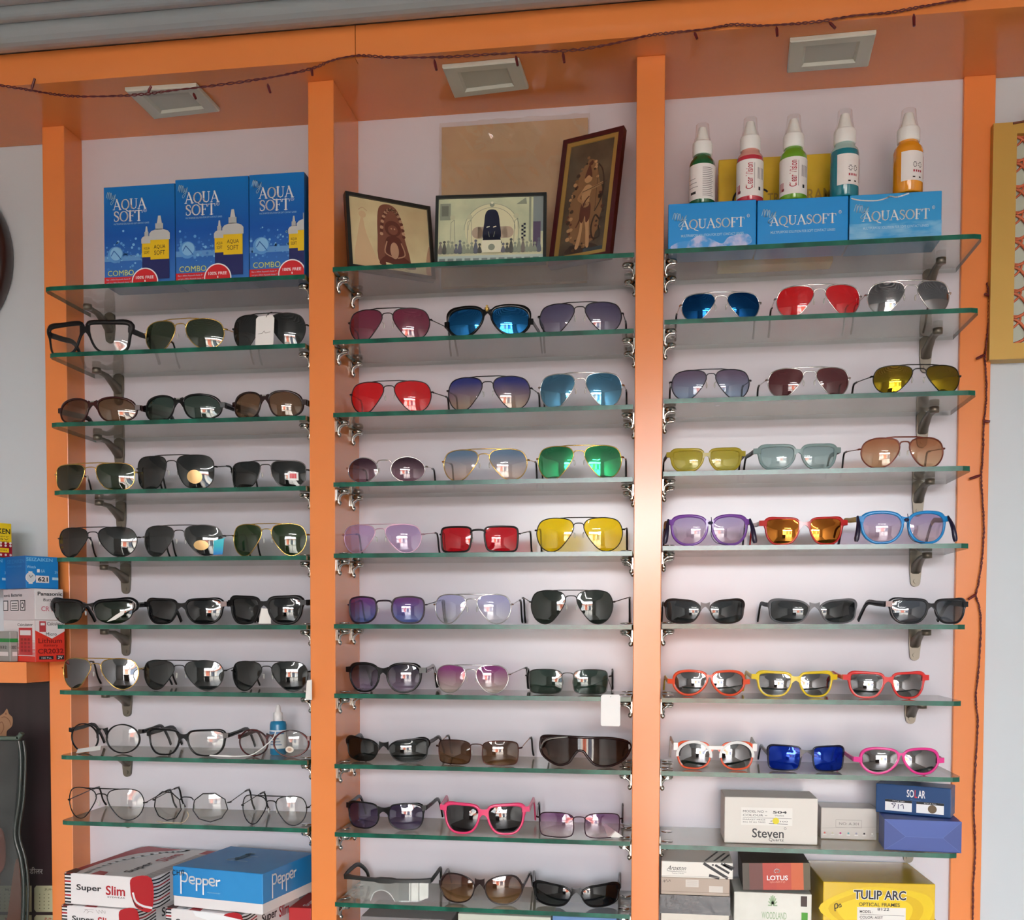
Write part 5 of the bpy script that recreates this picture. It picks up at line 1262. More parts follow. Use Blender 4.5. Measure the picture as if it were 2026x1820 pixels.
# white leaf box and the dark red watch box leaning on it
yw = YS + .012
A = at(1452, 1797, yw); Bx = at(1606, 1792, yw)
hw = .026
c = Carton('watch_box', 'long white box with green leaf mark and green square, under the orange brown box', ((A.x + Bx.x) / 2, yw + .05, z10 + .009), Bx.x - A.x, .1, at(1528, 1766, yw).z - z10 - .0095, 0, noisy((206, 206, 196), (222, 222, 214), 10, .35))
MB().box(-(Bx.x - A.x) / 2 + .004, (Bx.x - A.x) / 2 - .006, -.046, .046, -.0085, -.0002).obj('tray', mat((222, 218, 206), .5), c.t)
p = c.front()
GRN = mat((150, 176, 140), .5)
for k in range(9):
    a = PI * k / 8; p.line([(.5 + .012 * math.cos(a), .62 + .06 * math.sin(a)), (.5 + .055 * math.cos(a), .62 + .3 * math.sin(a))], .0022, GRN, 2)
p.text('WOODLAND', .36, .2, .68, .42, GRN, 2, .01); p.rect(.86, .62, .94, .94, mat((54, 36, 30), .5), 2); p.rect(.87, .12, .95, .44, mat((70, 150, 40), .5), 2)
p.obj('printed_front', c.t)
zw = c.t.location.z + c.h + .001
A = at(1470, 1766, yw + .004); Bx = at(1604, 1761, yw + .004)
hL = at(1535, 1708, yw + .004).z - zw
lot = Carton('watch_box', 'orange and brown banded watch box with white lettering', ((A.x + Bx.x) / 2, yw + .06, zw + .0035), Bx.x - A.x, .11, hL - .003, 0, mat((58, 48, 40), .45))
lot.t.rotation_euler[1] = math.radians(-2.2)
p = lot.front()
for a, b, cc in ((.0, .1, (66, 56, 44)), (.1, .3, (96, 46, 38)), (.3, .5, (176, 60, 46)), (.5, .72, (182, 66, 46)), (.72, .9, (196, 92, 48)), (.9, 1, (84, 74, 48))): p.rect(a, 0, b, 1, mat(cc, .42), 1)
p.text('LOTUS', .36, .36, .67, .54, WPR, 3, .02); p.text('QUARTZ', .4, .26, .63, .33, mat((220, 160, 140), .5), 3)
p.line(smooth([(.49, .64), (.47, .7), (.5, .78), (.55, .74), (.54, .66), (.51, .66)], 4, False), .0012, WPR, 3)
p.obj('printed_front', lot.t)
# big yellow frames carton
ytl = YS - .012
A = at(1629, 1744, ytl)
c = carton_px('frame_carton', 'big yellow optical frames carton with black lettering at the bottom of the right bay', (1629, 1744), (1851, 1749.5), ytl, z10, .165, noisy((206, 170, 26), (222, 188, 40), 5, .25, .5, 3, (1, 1, 1), .35, .65, .5))
p = c.front()
for k, (uu, vv, rr_, cc) in enumerate(((.55, .5, .62, (226, 196, 30)), (.52, .5, .5, (214, 178, 18)), (.5, .5, .4, (230, 200, 36)))):
    p.poly(smooth([(uu - rr_ * .95, vv + .02), (uu - rr_ * .5, vv + .36 * (1 - k * .2)), (uu, vv + .42 * (1 - k * .15)), (uu + rr_ * .6, vv + .3 * (1 - k * .2)), (min(.98, uu + rr_ * .75), vv), (uu + rr_ * .5, vv - .3), (uu, vv - .4), (uu - rr_ * .5, vv - .34)], 5), mat(cc, .3), k + 1)
def fr_(px, py):        # pixel of the photograph to face fraction
    return ((px - 1629) / (1851 - 1629), 1 - (py - 1746) / ((1746 - pix((A.x, ytl, z10))[1]) * -1))
u, v = fr_(1690, 1778); u2, v2 = fr_(1793, 1760)
p.text('TULIP ARC', u, v, u2, v2, INK, 6, .025)
p.text('TULIP ARC', u - .004, v - .008, u2 + .004, v2 + .006, WPR, 5, .07)
u, v = fr_(1700, 1791); u2, v2 = fr_(1781, 1784); p.text('OPTICAL FRAMES', u, v, u2, v2, INK, 6, .005)
u, v = fr_(1697, 1850); u2, v2 = fr_(1793, 1793); p.rect(u, v, u2, v2, mat((228, 226, 220), .5), 4)
for t_, a, b, e, f in (('MODEL :', 1702, 1804, 1728, 1799), ('8122', 1737, 1799, 1760, 1793.5), ('COLOR: ASST', 1702, 1815, 1748, 1810), ('SIZE :', 1702, 1827, 1724, 1822)):
    u, v = fr_(a, b); u2, v2 = fr_(e, f); p.text(t_, u, v, u2, v2, INK, 6, .01)
for yy in (1807, 1818): p.line([fr_(1703, yy), fr_(1790, yy + 1)], .0005, INK, 6)
p.line(smooth([fr_(1653, 1802), fr_(1652, 1790), fr_(1657, 1788), fr_(1658, 1795), fr_(1652, 1797)], 4, False), .0016, INK, 6); p.line(smooth([fr_(1660, 1792), fr_(1663, 1788), fr_(1665, 1793), fr_(1661, 1794)], 4, False), .0014, INK, 6)
p.obj('printed_front', c.t)

# low cabinet under the bays and the box tops that just show at the lower edge
base = thing('base_cabinet', 'orange laminate base cabinet under the glass shelves', 'cabinet', (-.3, 1.86, 0))
MB().box(-.86, .86, -.11, .139, .0, .86).obj('cabinet_body', ORANGE, base); MB().box(-.87, .87, -.13, .139, .861, .88).obj('cabinet_top', WHITE, base)
base.location = (-.32, 1.86, 0)
for x0, x1, yt, cc, lab, d in ((714, 893, 1816, (120, 116, 116), 'grey edged flat case just showing under the lowest shelf of the middle bay', .12), (906, 1090, 1811, (190, 194, 180), 'pale green box under the brown oversized sunglasses, at the lower edge', .1), (1093, 1243, 1815, (92, 130, 180), 'light blue box at the lower edge beside the third post', .1)):
    y = 1.86; A = at(x0, yt, y); Bx = at(x1, yt, y); zt = (A.z + Bx.z) / 2
    XA, XB = max(A.x, PX[3] + .004), min(Bx.x, PX[4] - .026)
    Carton('storage_box', lab, ((XA + XB) / 2, y + d / 2, .8805), XB - XA, d, zt - .8805, 0, mat(cc, .5), None, None)
# ------------------------------------------------------------------ framed pictures on the middle top shelf
z21 = zsh(2, 1) + .002
def framed(name, label, bl, br, lean, top_px, rail, depth, fmat, extra_rail=None, cat='picture'):
    """bl, br: world feet of the front face; leaning back by LEAN degrees; top_px = (px, py) of the top corner at bl"""
    e = (br - bl); w = e.length; e = e / w
    nrm = Vector((e.y, -e.x, 0)); L = math.radians(lean)
    up = Vector((0, 0, 1)) * math.cos(L) - nrm * math.sin(L)
    h = .15
    for _ in range(12):
        q = pix(bl + up * h); h *= 1 + (q[1] - top_px[1]) / F * 1.85 / h * 1.0
    inn = up.cross(e) * -1
    if inn.dot(nrm) > 0: inn = -inn
    o = thing(name, label, cat, (0, 0, 0))
    o.matrix_world = Matrix(((e.x, inn.x, up.x, bl.x), (e.y, inn.y, up.y, bl.y), (e.z, inn.z, up.z, bl.z + depth * math.sin(L)), (0, 0, 0, 1)))
    r = rail
    mb = MB()
    mb.prism([(0, 0), (w, 0), (w - r, r), (r, r)], 0, depth).prism([(w, 0), (w, h), (w - r, h - r), (w - r, r)], 0, depth).prism([(w, h), (0, h), (r, h - r), (w - r, h - r)], 0, depth).prism([(0, h), (0, 0), (r, r), (r, h - r)], 0, depth)
    mb.obj('frame', fmat, o)
    if extra_rail:
        m2, r2 = extra_rail; q = r + r2
        mb = MB()
        mb.prism([(r, r), (w - r, r), (w - q, q), (q, q)], .002, depth * .9).prism([(w - r, r), (w - r, h - r), (w - q, h - q), (w - q, q)], .002, depth * .9).prism([(w - r, h - r), (r, h - r), (q, h - q), (w - q, h - q)], .002, depth * .9).prism([(r, h - r), (r, r), (q, q), (q, h - q)], .002, depth * .9)
        mb.obj('inner_moulding', m2, o)
    return o, w, h
def pic(o, w, h, r, y=.004):
    return Print(w - 2 * r, h - 2 * r, (r, y, r), (1, 0, 0), (0, 0, 1), (0, -1, 0))
FRB = mat((24, 30, 30), .3, 0, .6, .3)
# sepia picture of a seated stone figure
yA, yB2 = YS + .014, YS + .105
bl = Vector((at(692, 526, yA).x, yA, z21)); br = Vector((at(862, 530, yB2).x, yB2, z21))
o, w, h = framed('framed_picture', 'sepia picture of a seated stone figure in a black frame, beside the second post', bl, br, 11, (668, 380), .0065, .014, FRB)
p = pic(o, w, h, .0055)
p.rect(0, 0, 1, 1, noisy((196, 178, 138), (222, 212, 168), 12, .3, .5, 3, (1, 1, 1), .3, .7, .3), 0)
SEP, SEPD, SEPL = mat((124, 80, 64), .35), mat((96, 52, 44), .35), mat((186, 150, 122), .35)
p.poly(smooth([(.36, .08), (.34, .5), (.36, .84), (.42, .95), (.54, .96), (.63, .84), (.68, .5), (.72, .1)], 4), SEP, 1)
for k in range(26):
    a = PI * (k + .5) / 26; p.disc(.53 + .14 * math.cos(a), .5 + .4 * math.sin(a), .025, SEPL if k % 2 else SEPD, 2, n=8)
p.disc(.535, .62, .115, SEPD, 3); p.disc(.535, .6, .07, SEP, 4, n=14); p.poly(smooth([(.44, .14), (.43, .4), (.48, .5), (.6, .5), (.65, .38), (.64, .14)], 4), SEPD, 3)
p.poly(smooth([(.34, .1), (.46, .24), (.62, .24), (.8, .1), (.7, .06), (.45, .06)], 4), SEPD, 4); p.disc(.54, .3, .06, SEPL, 5, rv=.12)
p.line(smooth([(.45, .42), (.42, .26), (.52, .2)], 4, False), .0022, SEPL, 5); p.line(smooth([(.63, .42), (.67, .26), (.58, .2)], 4, False), .0022, SEPL, 5)
p.disc(.515, .615, .012, SEPL, 6, n=8); p.disc(.555, .615, .012, SEPL, 6, n=8)
p.poly([(.43, 0), (.42, .12), (.8, .04), (.8, 0)], mat((220, 210, 160), .4), 6)
for k in range(3): p.line([(.46, .085 - .025 * k), (.72, .05 - .02 * k)], .0006, SEPD, 7)
F1 = mat((206, 178, 140), .35); p.poly(smooth([(.05, .05), (.1, .5), (.16, .74), (.2, .5), (.3, .2), (.34, .04)], 4), F1, 1); p.disc(.165, .76, .05, F1, 2); p.line(smooth([(.12, .82), (.17, .86), (.22, .82)], 3, False), .0012, SEPL, 2)
p.poly(smooth([(.93, .05), (.95, .3), (1, .45), (1, .03)], 3), SEPL, 1)
p.obj('picture', o)
# temple picture with a dark figure
y0 = YS + .022
bl = Vector((at(859, 527, y0).x, y0, z21)); br = Vector((at(1080, 510, y0 + .012).x, y0 + .012, z21))
o, w, h = framed('framed_picture', 'greenish temple picture with a dark seated figure in a black frame, in the middle', bl, br, 8, (861, 389), .0055, .013, FRB)
p = pic(o, w, h, .0045)
p.rect(0, 0, 1, 1, noisy((176, 188, 158), (216, 220, 184), 16, .3, .5, 4, (1, 1, 1), .3, .7, .3), 0)
TG, TD, TB, TL = mat((140, 150, 132), .35), mat((84, 88, 84), .35), mat((26, 32, 54), .35), mat((226, 226, 200), .35)
p.rect(0, 0, 1, .1, mat((178, 196, 190), .35), 1); p.rect(0, .1, 1, .2, mat((200, 202, 168), .35), 1)
for k in range(12): p.rect(.02 + .08 * k, .015, .075 + .08 * k, .06, mat((120, 134, 132), .35), 2)
p.disc(.51, .5, .4, mat((214, 214, 178), .35), 1); 
for r_ in (.4, .34): p.line([(.51 + r_ * h / w * math.cos(a * PI / 18), .5 + r_ * math.sin(a * PI / 18)) for a in range(0, 19)], .0008, TG, 2)
p.rect(.38, .36, .66, .54, mat((176, 160, 140), .35), 3); p.disc(.38, .45, .09, mat((176, 160, 140), .35), 3); p.disc(.66, .45, .09, mat((176, 160, 140), .35), 3)
p.poly(smooth([(.435, .34), (.44, .6), (.45, .74), (.48, .8), (.54, .8), (.57, .74), (.585, .6), (.59, .34)], 4), TB, 4)
p.poly([(.42, .28), (.44, .42), (.58, .42), (.61, .28)], TB, 4)
for u in (.478, .54): p.poly([(u - .016, .52), (u + .016, .535), (u + .012, .55), (u - .014, .54)], TL, 5)
p.line([(.48, .46), (.49, .38)], .0008, TG, 5); p.line([(.54, .46), (.53, .38)], .0008, TG, 5); p.disc(.512, .88, .035, TG, 4); p.disc(.512, .91, .02, TL, 5)
p.rect(.42, .14, .6, .33, TL, 5); p.disc(.512, .22, .05, TG, 6)
rnd = random.Random(5)
for k in range(26):
    u = .03 + .037 * k
    if .42 < u < .6: continue
    hh = rnd.uniform(.06, .14); m_ = rnd.choice((TD, TG, mat((120, 116, 110), .35), mat((98, 104, 116), .35)))
    p.poly(smooth([(u - .022, .14), (u - .012, .14 + hh), (u, .17 + hh), (u + .012, .14 + hh), (u + .022, .14)], 3), m_, 6); p.disc(u, .19 + hh, .022, m_, 7, n=8)
for u in (.14, .3, .74): p.line([(u - .02, .3), (u - .015, .62), (u + .015, .66), (u + .025, .3)], .0009, TG, 3); p.disc(u, .7, .04, mat((190, 194, 162), .35), 3)
p.rect(.02, .66, .12, .92, TG, 3); p.rect(.035, .72, .1, .88, mat((110, 116, 104), .35), 4); p.rect(.86, .3, .88, 1, TG, 3); p.rect(.9, .45, 1, 1, mat((128, 140, 140), .35), 3); p.rect(.9, .2, .97, .6, mat((86, 76, 100), .35), 4)
for k in range(8): p.rect(.79 + .02 * (k % 2), .34 + .03 * k, .81 + .02 * (k % 2), .37 + .03 * k, TB, 4)
p.poly([(.74, .88), (.83, .98), (.84, .88)], TG, 3)
p.obj('picture', o)
# tall picture leaning against the third post
yR, yL = YS + .022, YS + .064
br = Vector((at(1206, 495, yR).x, yR, z21)); bl = Vector((at(1084, 520, yL).x, yL, z21))
o, w, h = framed('framed_picture', 'tall dark picture of a standing archer in a maroon and gold frame, leaning aslant', bl, br, 14, (1129, 281), .009, .014, mat((66, 22, 28), .3, 0, .5, .3), (mat((186, 156, 90), .3, .5), .008))
p = pic(o, w, h, .016)
p.rect(0, 0, 1, 1, noisy((58, 50, 44), (104, 90, 72), 14, .3, .5, 4, (1, 1, 1), .3, .7, .3), 0)
A1, A2, A3 = mat((128, 96, 66), .35), mat((92, 56, 46), .35), mat((176, 138, 98), .35)
AD = mat((60, 46, 40), .35)
rnd = random.Random(12)
aura = []
for k in range(40):
    th = 2 * PI * k / 40; q = 1 + rnd.uniform(-.07, .07)
    aura.append((.5 + .34 * math.cos(th) * q * (1.05 - .25 * math.sin(th)), .44 + .4 * math.sin(th) * q))
p.poly(aura, A1, 1)
for k in range(70):
    th = rnd.uniform(0, 2 * PI); q = rnd.uniform(.82, 1.08)
    p.disc(.5 + .34 * math.cos(th) * q * (1.05 - .25 * math.sin(th)), max(.03, .44 + .4 * math.sin(th) * q), rnd.uniform(.008, .02), rnd.choice((A2, A3, AD, A1)), 2, n=7)
p.poly(smooth([(.36, .06), (.42, .2), (.42, .34), (.46, .36), (.48, .2), (.44, .06)], 4), A3, 3)
p.poly(smooth([(.6, .06), (.56, .2), (.5, .34), (.58, .38), (.63, .22), (.67, .06)], 4), A3, 3)
p.poly(smooth([(.39, .32), (.4, .43), (.5, .46), (.61, .43), (.62, .31), (.55, .27), (.51, .33), (.46, .27)], 4), A2, 4)
p.poly(smooth([(.43, .42), (.39, .54), (.44, .6), (.53, .61), (.6, .58), (.57, .5), (.57, .42)], 4), A3, 4)
p.disc(.5, .66, .034, A3, 5); p.poly(smooth([(.42, .67), (.45, .74), (.5, .79), (.55, .74), (.58, .67), (.5, .695)], 4), A2, 6)
p.line(smooth([(.58, .57), (.7, .58), (.83, .6)], 4, False), .0055, A3, 5); p.line(smooth([(.43, .57), (.33, .5), (.42, .46)], 4, False), .0055, A3, 5)
p.line(smooth([(.7, .78), (.8, .72), (.86, .6), (.83, .46), (.72, .36)], 5, False), .0022, AD, 6); p.line([(.7, .78), (.72, .36)], .0007, AD, 5); p.line([(.4, .55), (.92, .61)], .0009, AD, 6)
p.line(smooth([(.56, .5), (.46, .44), (.4, .3), (.34, .24)], 4, False), .0025, A2, 6)
p.line(smooth([(.84, .28), (.74, .32), (.68, .22), (.74, .12), (.88, .13), (.84, .22)], 5, False), .003, AD, 4)
p.poly(smooth([(.16, .02), (.3, .09), (.5, .07), (.72, .08), (.88, .02)], 4), AD, 2); p.rect(.55, .0, 1, .04, mat((56, 66, 70), .35), 3)
p.obj('picture', o)
# brown board in plastic film
yb1 = YW - .020; A = at(874, 250, YW - .02); Bx = at(1163, 235, YW - .02); zt = (A.z + Bx.z) / 2
o = thing('wrapped_board', 'big brown board wrapped in clear plastic film, leaning on the wall behind the pictures', 'board', ((A.x + Bx.x) / 2, yb1, z21))
w = Bx.x - A.x; h = zt - z21; o.rotation_euler[0] = -math.atan2(.006, h)
MB().box(-w / 2, w / 2, -.006, .006, .001, h).obj('board', noisy((172, 142, 108), (190, 160, 124), 7, .55), o)
film = MB(); NX, NZ = 80, 80; vs = []; fs = []; rnd = random.Random(9)
from mathutils import noise as mnoise
for i in range(NX + 1):
    for j in range(NZ + 1):
        x = -w / 2 - .004 + (w + .008) * i / NX; z = (h + .006) * j / NZ
        e = min(i, NX - i, j, NZ - j) / 9
        cr = mnoise.noise(Vector((x * 22, z * 22, 1.7))) * .5 + mnoise.noise(Vector((x * 60 + z * 40, z * 15, 4.1))) * .5
        vs.append((x, -.0085 - max(0, cr) * .007 * (1.4 if e < 1 else .8), z + .001))
for i in range(NX):
    for j in range(NZ):
        k = i * (NZ + 1) + j; fs.append((k, k + NZ + 1, k + NZ + 2, k + 1))
film.add(vs, fs, 0, True)
film.obj('plastic_film', clear((250, 248, 244), .03, (255, 255, 255), .12, .07), o)

# ------------------------------------------------------------------ left edge: ledge, battery cartons, calendar, pouch, clock
zl = at(30, 1310, 1.862).z; zl2 = at(30, 1351, 1.862).z
ledge = MB().box(RX0 + .002, PX[0] - .001, 1.862, YW + .005, zl2, zl).obj('cabinet_ledge', ORANGE); tag(ledge, 'orange laminate ledge left of the first post, carrying the battery cartons', 'ledge')
ANG = math.radians(60)
def batt(label, corner_px, y, w, d, z0, z1, body, ang=ANG):
    c0 = at(corner_px, (1100 + 1200) / 2, y)
    ex = Vector((math.cos(ang), math.sin(ang), 0)); ey = Vector((-math.sin(ang), math.cos(ang), 0))
    c = Vector((c0.x, y, 0)) + ex * (w / 2) + ey * (d / 2); c.z = z0
    return Carton('battery_carton', label, c, w, d, z1 - z0, ang, body, None, 'battery cartons on the left ledge')
def zz(px, py, y): return at(px, py, y).z
yk = 1.852
z1a = zz(68, 1227, yk); z1b = zz(68, 1164, yk); z1c = zz(58, 1099, yk)
REDB = mat((214, 50, 34), .4); WB = mat((222, 216, 216), .45); BB = mat((22, 124, 196), .4)
c = batt('red and white battery carton reading Lithium, lowest of its stack beside the left post', 68, yk, .06, .125, zl + .0006, z1a, REDB)
p = c.front()
p.poly([(0, 1), (1, 1), (1, .74), (.56, .56), (0, .76)], WB, 1)
p.text('Calculator', .4, .88, .98, .96, INK, 2); p.rect(.14, .72, .36, .98, mat((180, 60, 66), .4), 2); p.rect(.18, .88, .32, .94, WB, 3)
p.text('Micro', .36, .63, .72, .71, INK, 2); DR = mat((120, 16, 12), .45)
p.text('Lithium', .1, .45, .9, .57, DR, 2, .012); p.text('Battery', .28, .35, .76, .43, DR, 2); p.text('CR2032', .08, .2, .95, .32, DR, 2, .025)
p.rect(.12, .06, .6, .14, INK, 2); p.text('100 Pcs.', .2, .08, .54, .12, WB, 3); p.rect(.7, .05, .96, .16, INK, 2); p.text('3V', .75, .07, .91, .14, WB, 3, .02)
p.obj('printed_front', c.t)
p = c.left()
p.rect(0, 0, 1, 1, WB, 1); p.rect(0, 0, 1, .14, REDB, 2)
for k in range(11): p.rect(.05, .16 + k * .035, 1, .16 + k * .035 + .022 - k * .0016, mat((196, 60, 56), .45), 2)
p.text('um', .02, .5, .42, .7, INK, 3, .05); p.text('Lithi', -.0, .5, .01, .7, WB, 1); p.text('Calculator', .46, .86, .94, .93, INK, 3)
p.rect(.5, .18, .92, .82, mat((190, 44, 48), .4), 3); p.rect(.54, .64, .88, .76, WB, 4)
for i in range(4):
    for j in range(3): p.rect(.56 + j * .11, .24 + i * .09, .63 + j * .11, .3 + i * .09, mat((150, 24, 30), .4), 4)
p.obj('printed_side', c.t)
c = batt('white battery carton under the blue carton numbered 621', 68, yk, .058, .125, z1a + .0005, z1b, WB)
p = c.front(); p.text('Panasonic', .1, .78, .96, .9, INK, 2, .025); p.text('Batteries', .3, .6, .9, .69, INK, 2); PK = mat((190, 90, 110), .45); p.text('CR 2025', .22, .28, .98, .44, PK, 2, .01)
p.obj('printed_front', c.t)
p = c.left(); p.rect(0, 0, 1, 1, mat((206, 196, 198), .5), 1); p.text('sonic Batteries', .02, .76, .62, .86, INK, 2, .015)
for u in (.0, .24, .55): p.rect(u, .3, u + (.26 if u == .24 else .16), .64, INK, 2); p.rect(u + .02, .33, u + (.24 if u == .24 else .14), .61, WB, 3)
for k in range(3): p.rect(.28, .36 + .08 * k, .46, .4 + .08 * k, mat((120, 116, 116), .5), 4)
p.disc(.63, .47, .1, INK, 4); p.disc(.63, .47, .06, WB, 5)
p.obj('printed_side', c.t)
def seiz(label, cpx, num):
    c = batt(label, cpx, 1.85, .066, .08, z1b + .0005, z1c, BB)
    p = c.front(); p.text('SEIZAIKEN', .02, .84, .82, .95, mat((120, 190, 230), .5), 2, .02); p.text('Watch', .03, .62, .3, .7, PALEB, 2)
    p.rect(.08, .14, .2, .52, WB, 2); p.disc(.14, .33, .16, WB, 3); p.disc(.14, .33, .135, mat((200, 206, 210), .4), 4); p.line([(.1, .4), (.14, .33), (.2, .4)], .0009, INK, 5)
    p.rect(.34, .5, .42, .6, WB, 2); p.text('6A', .46, .5, .58, .6, PALEB, 2); p.text('3V', .88, .48, .98, .56, PALEB, 2); p.rect(.3, .18, .7, .4, WB, 2)
    p.text(num, .36, .22, .66, .36, INK, 3, .03); p.rect(.8, .28, .99, .36, mat((170, 205, 225), .4), 2)
    p.obj('printed_front', c.t)
    p = c.left(); p.rect(0, 0, 1, 1, mat((18, 96, 164), .42), 1); p.text('SEIZAIKEN', .1, .78, .95, .9, mat((60, 130, 190), .5), 2); p.text('micro cell', .1, .66, .8, .73, mat((60, 130, 190), .5), 2)
    p.obj('printed_side', c.t)
    return c
seiz('blue battery carton numbered 621, nearest the left post', 51, '621')
seiz('blue battery carton at the very edge of the picture, beside the one numbered 621', -50, '370')
c = batt('yellow and red dotted battery carton on top of the blue cartons', -42, 1.855, .066, .06, z1c + .0005, zz(0, 1035, 1.90), mat((228, 200, 30), .4))
p = c.front(); p.text('SEIZAIKEN', .0, .68, .95, .84, INK, 2, .02)
for k, (a, b) in enumerate(((.35, .9), (.5, .9), (.6, .9))): p.text(('battery', '1.5V', '20PC')[k], a, .58 - .08 * k, b, .63 - .08 * k, INK, 2)
p.rect(0, 0, 1, .44, mat((150, 18, 40), .4), 2); p.rect(.0, .14, .9, .27, mat((228, 196, 30), .4), 4); p.text('20 pieces', .3, .17, .84, .24, INK, 5)
for k in range(7):
    for v in (.07, .34, .42): p.disc(.08 + .145 * k, v, .035, WB, 3, n=10)
p.obj('printed_front', c.t)
# small grey green carton standing before the striped side
ex = Vector((math.cos(ANG), math.sin(ANG), 0)); ey = Vector((-math.sin(ANG), math.cos(ANG), 0))
c0 = Vector((at(68, 1150, yk).x, yk, 0)) + ey * .066 - ex * .0015
c = Carton('battery_carton', 'small grey carton with a green stripe before the striped side of the red carton', (c0 + ey * .03 - ex * .008).to_tuple()[:2] + (zl + .0006,), .016, .06, zz(8, 1249, 1.92) - zl, ANG, mat((150, 150, 146), .45), None, 'battery cartons on the left ledge')
for nm, p in (('printed_side', c.left()), ('printed_front', c.front())):
    p.rect(0, .64, 1, .76, mat((30, 130, 60), .45), 2); p.rect(.3, .18, .9, .32, WB, 2); p.text('2032', .2, .42, .8, .52, INK, 2)
    p.obj(nm, c.t)
# dark calendar under the ledge
yc = 1.968
xr = PX[0] - .004; xl = xr - .36; zt = zl2 - .006; zb = .86
cal = thing('wall_calendar', 'dark wall calendar with a golden figure, hanging under the orange ledge', 'calendar', (xl, yc, zb))
MB().box(0, xr - xl, 0, .003, 0, zt - zb).obj('calendar_sheet', noisy((30, 18, 20), (52, 34, 38), 3, .32, .5, 2, (6, 1, .4)), cal)
p = Print(xr - xl, zt - zb, (0, 0, 0), (1, 0, 0), (0, 0, 1), (0, -1, 0))
def cf(px, py):
    q = at(px, py, yc); return ((q.x - xl) / (xr - xl), (q.z - zb) / (zt - zb))
GD, GD2 = mat((150, 112, 82), .35), mat((120, 78, 52), .4)
p.poly([cf(*q) for q in smooth([(0, 1416), (8, 1410), (14, 1402), (18, 1412), (25, 1420), (24, 1436), (14, 1446), (10, 1460), (-20, 1470), (-40, 1440)], 4)], GD, 2)
p.line([cf(*q) for q in smooth([(3, 1420), (10, 1418), (18, 1424), (22, 1434)], 4, False)], .0014, GD2, 3); p.line([cf(*q) for q in smooth([(-4, 1436), (4, 1428), (8, 1440), (2, 1452)], 4, False)], .0016, GD2, 3); p.disc(*cf(12, 1412), .004, GD2, 3)
p.obj('printed_figure', cal); p = Print(xr - xl, zt - zb, (0, 0, 0), (1, 0, 0), (0, 0, 1), (0, -1, 0))
u, v = cf(59, 1728); u2, v2 = cf(85, 1716); p.text('डीलर', u, v, u2, v2, mat((190, 186, 180), .5), 3)
CC = mat((170, 168, 136), .5); TXT = mat((96, 92, 70), .5)
p.obj('printed_lettering', cal)
for (a, b, e, f) in ((68, 1752, 140, 1804), (-10, 1752, 63, 1804), (68, 1810, 140, 1862), (-10, 1810, 63, 1862)):
    p = Print(xr - xl, zt - zb, (0, 0, 0), (1, 0, 0), (0, 0, 1), (0, -1, 0))
    P4 = [cf(a + 4, b), cf(e, b), cf(e, f), cf(a + 4, f), cf(a, f - 5), cf(a, b + 5)]
    p.poly(P4, CC, 2); u, v = cf((a + e) / 2 - 16, b + 10); u2, v2 = cf((a + e) / 2 + 8, b + 6); p.text('JUNE' if a > 0 else 'MAY', u, v, u2, v2, mat((150, 60, 40), .5) if b > 1800 else TXT, 3, .01)
    for i in range(7):
        for j in range(5):
            u, v = cf(a + 10 + i * 9, b + 18 + j * 7); p.rect(u, v, u + .006, v + .004, TXT, 3)
    p.obj('month_card', cal)
# clear pouch hanging in front of the calendar
yp = 1.885
def pp(px, py): q = at(px, py, yp); return (q.x, q.z)
pouch = thing('plastic_pouch', 'clear plastic pouch with a dark green zip edge, hanging before the calendar', 'pouch', (0, yp, 0))
edge = smooth([(36, 1466), (40, 1500), (37, 1580), (28, 1650), (40, 1700), (46, 1760), (42, 1860)], 5, False)
pts = [pp(*q) for q in edge]
out = pts + [pp(-160, 1860), pp(-160, 1466)]
mb = MB(); n = len(out)
mb.add([(x, -.004 + .003 * math.sin(x * 60 + z * 30), z) for x, z in out], [tuple(range(n))]); mb.add([(x, .012, z) for x, z in out], [tuple(range(n))[::-1]])
mb.obj('film', clear((206, 208, 208), .1, (120, 122, 120), .06, .1, None, (9, .02, .2)), pouch)
e2 = [(x + .003 + .006 * math.sin(i * .35), z) for i, (x, z) in enumerate(pts)]
mb = MB(); mb.tube([(x, .002, z) for x, z in pts], .0042, 8); mb.tube([(x + .007, .006, z) for x, z in pts], .0028, 8); mb.obj('seam', mat((44, 52, 48), .3, 0, .5, .3), pouch)
mb = MB(); zq = [pp(*q) for q in smooth([(-160, 1458), (20, 1460), (38, 1458), (45, 1450)], 4, False)]
mb.bar([(x, -.002, z) for x, z in zq], [.008] * len(zq), [.011] * len(zq)); mb.obj('zip_edge', mat((78, 92, 82), .4), pouch)
ORB = [pp(*q) for q in smooth([(30, 1700), (38, 1740), (36, 1860), (10, 1860), (16, 1790)], 4)]
MB().prism(ORB, .003, .006).obj('orange_insert', mat((128, 72, 48), .5), pouch)
ORB = [pp(*q) for q in smooth([(0, 1640), (8, 1680), (4, 1720), (-20, 1730), (-30, 1650)], 4)]
MB().prism(ORB, .003, .006).obj('orange_insert', mat((128, 62, 44), .5), pouch)
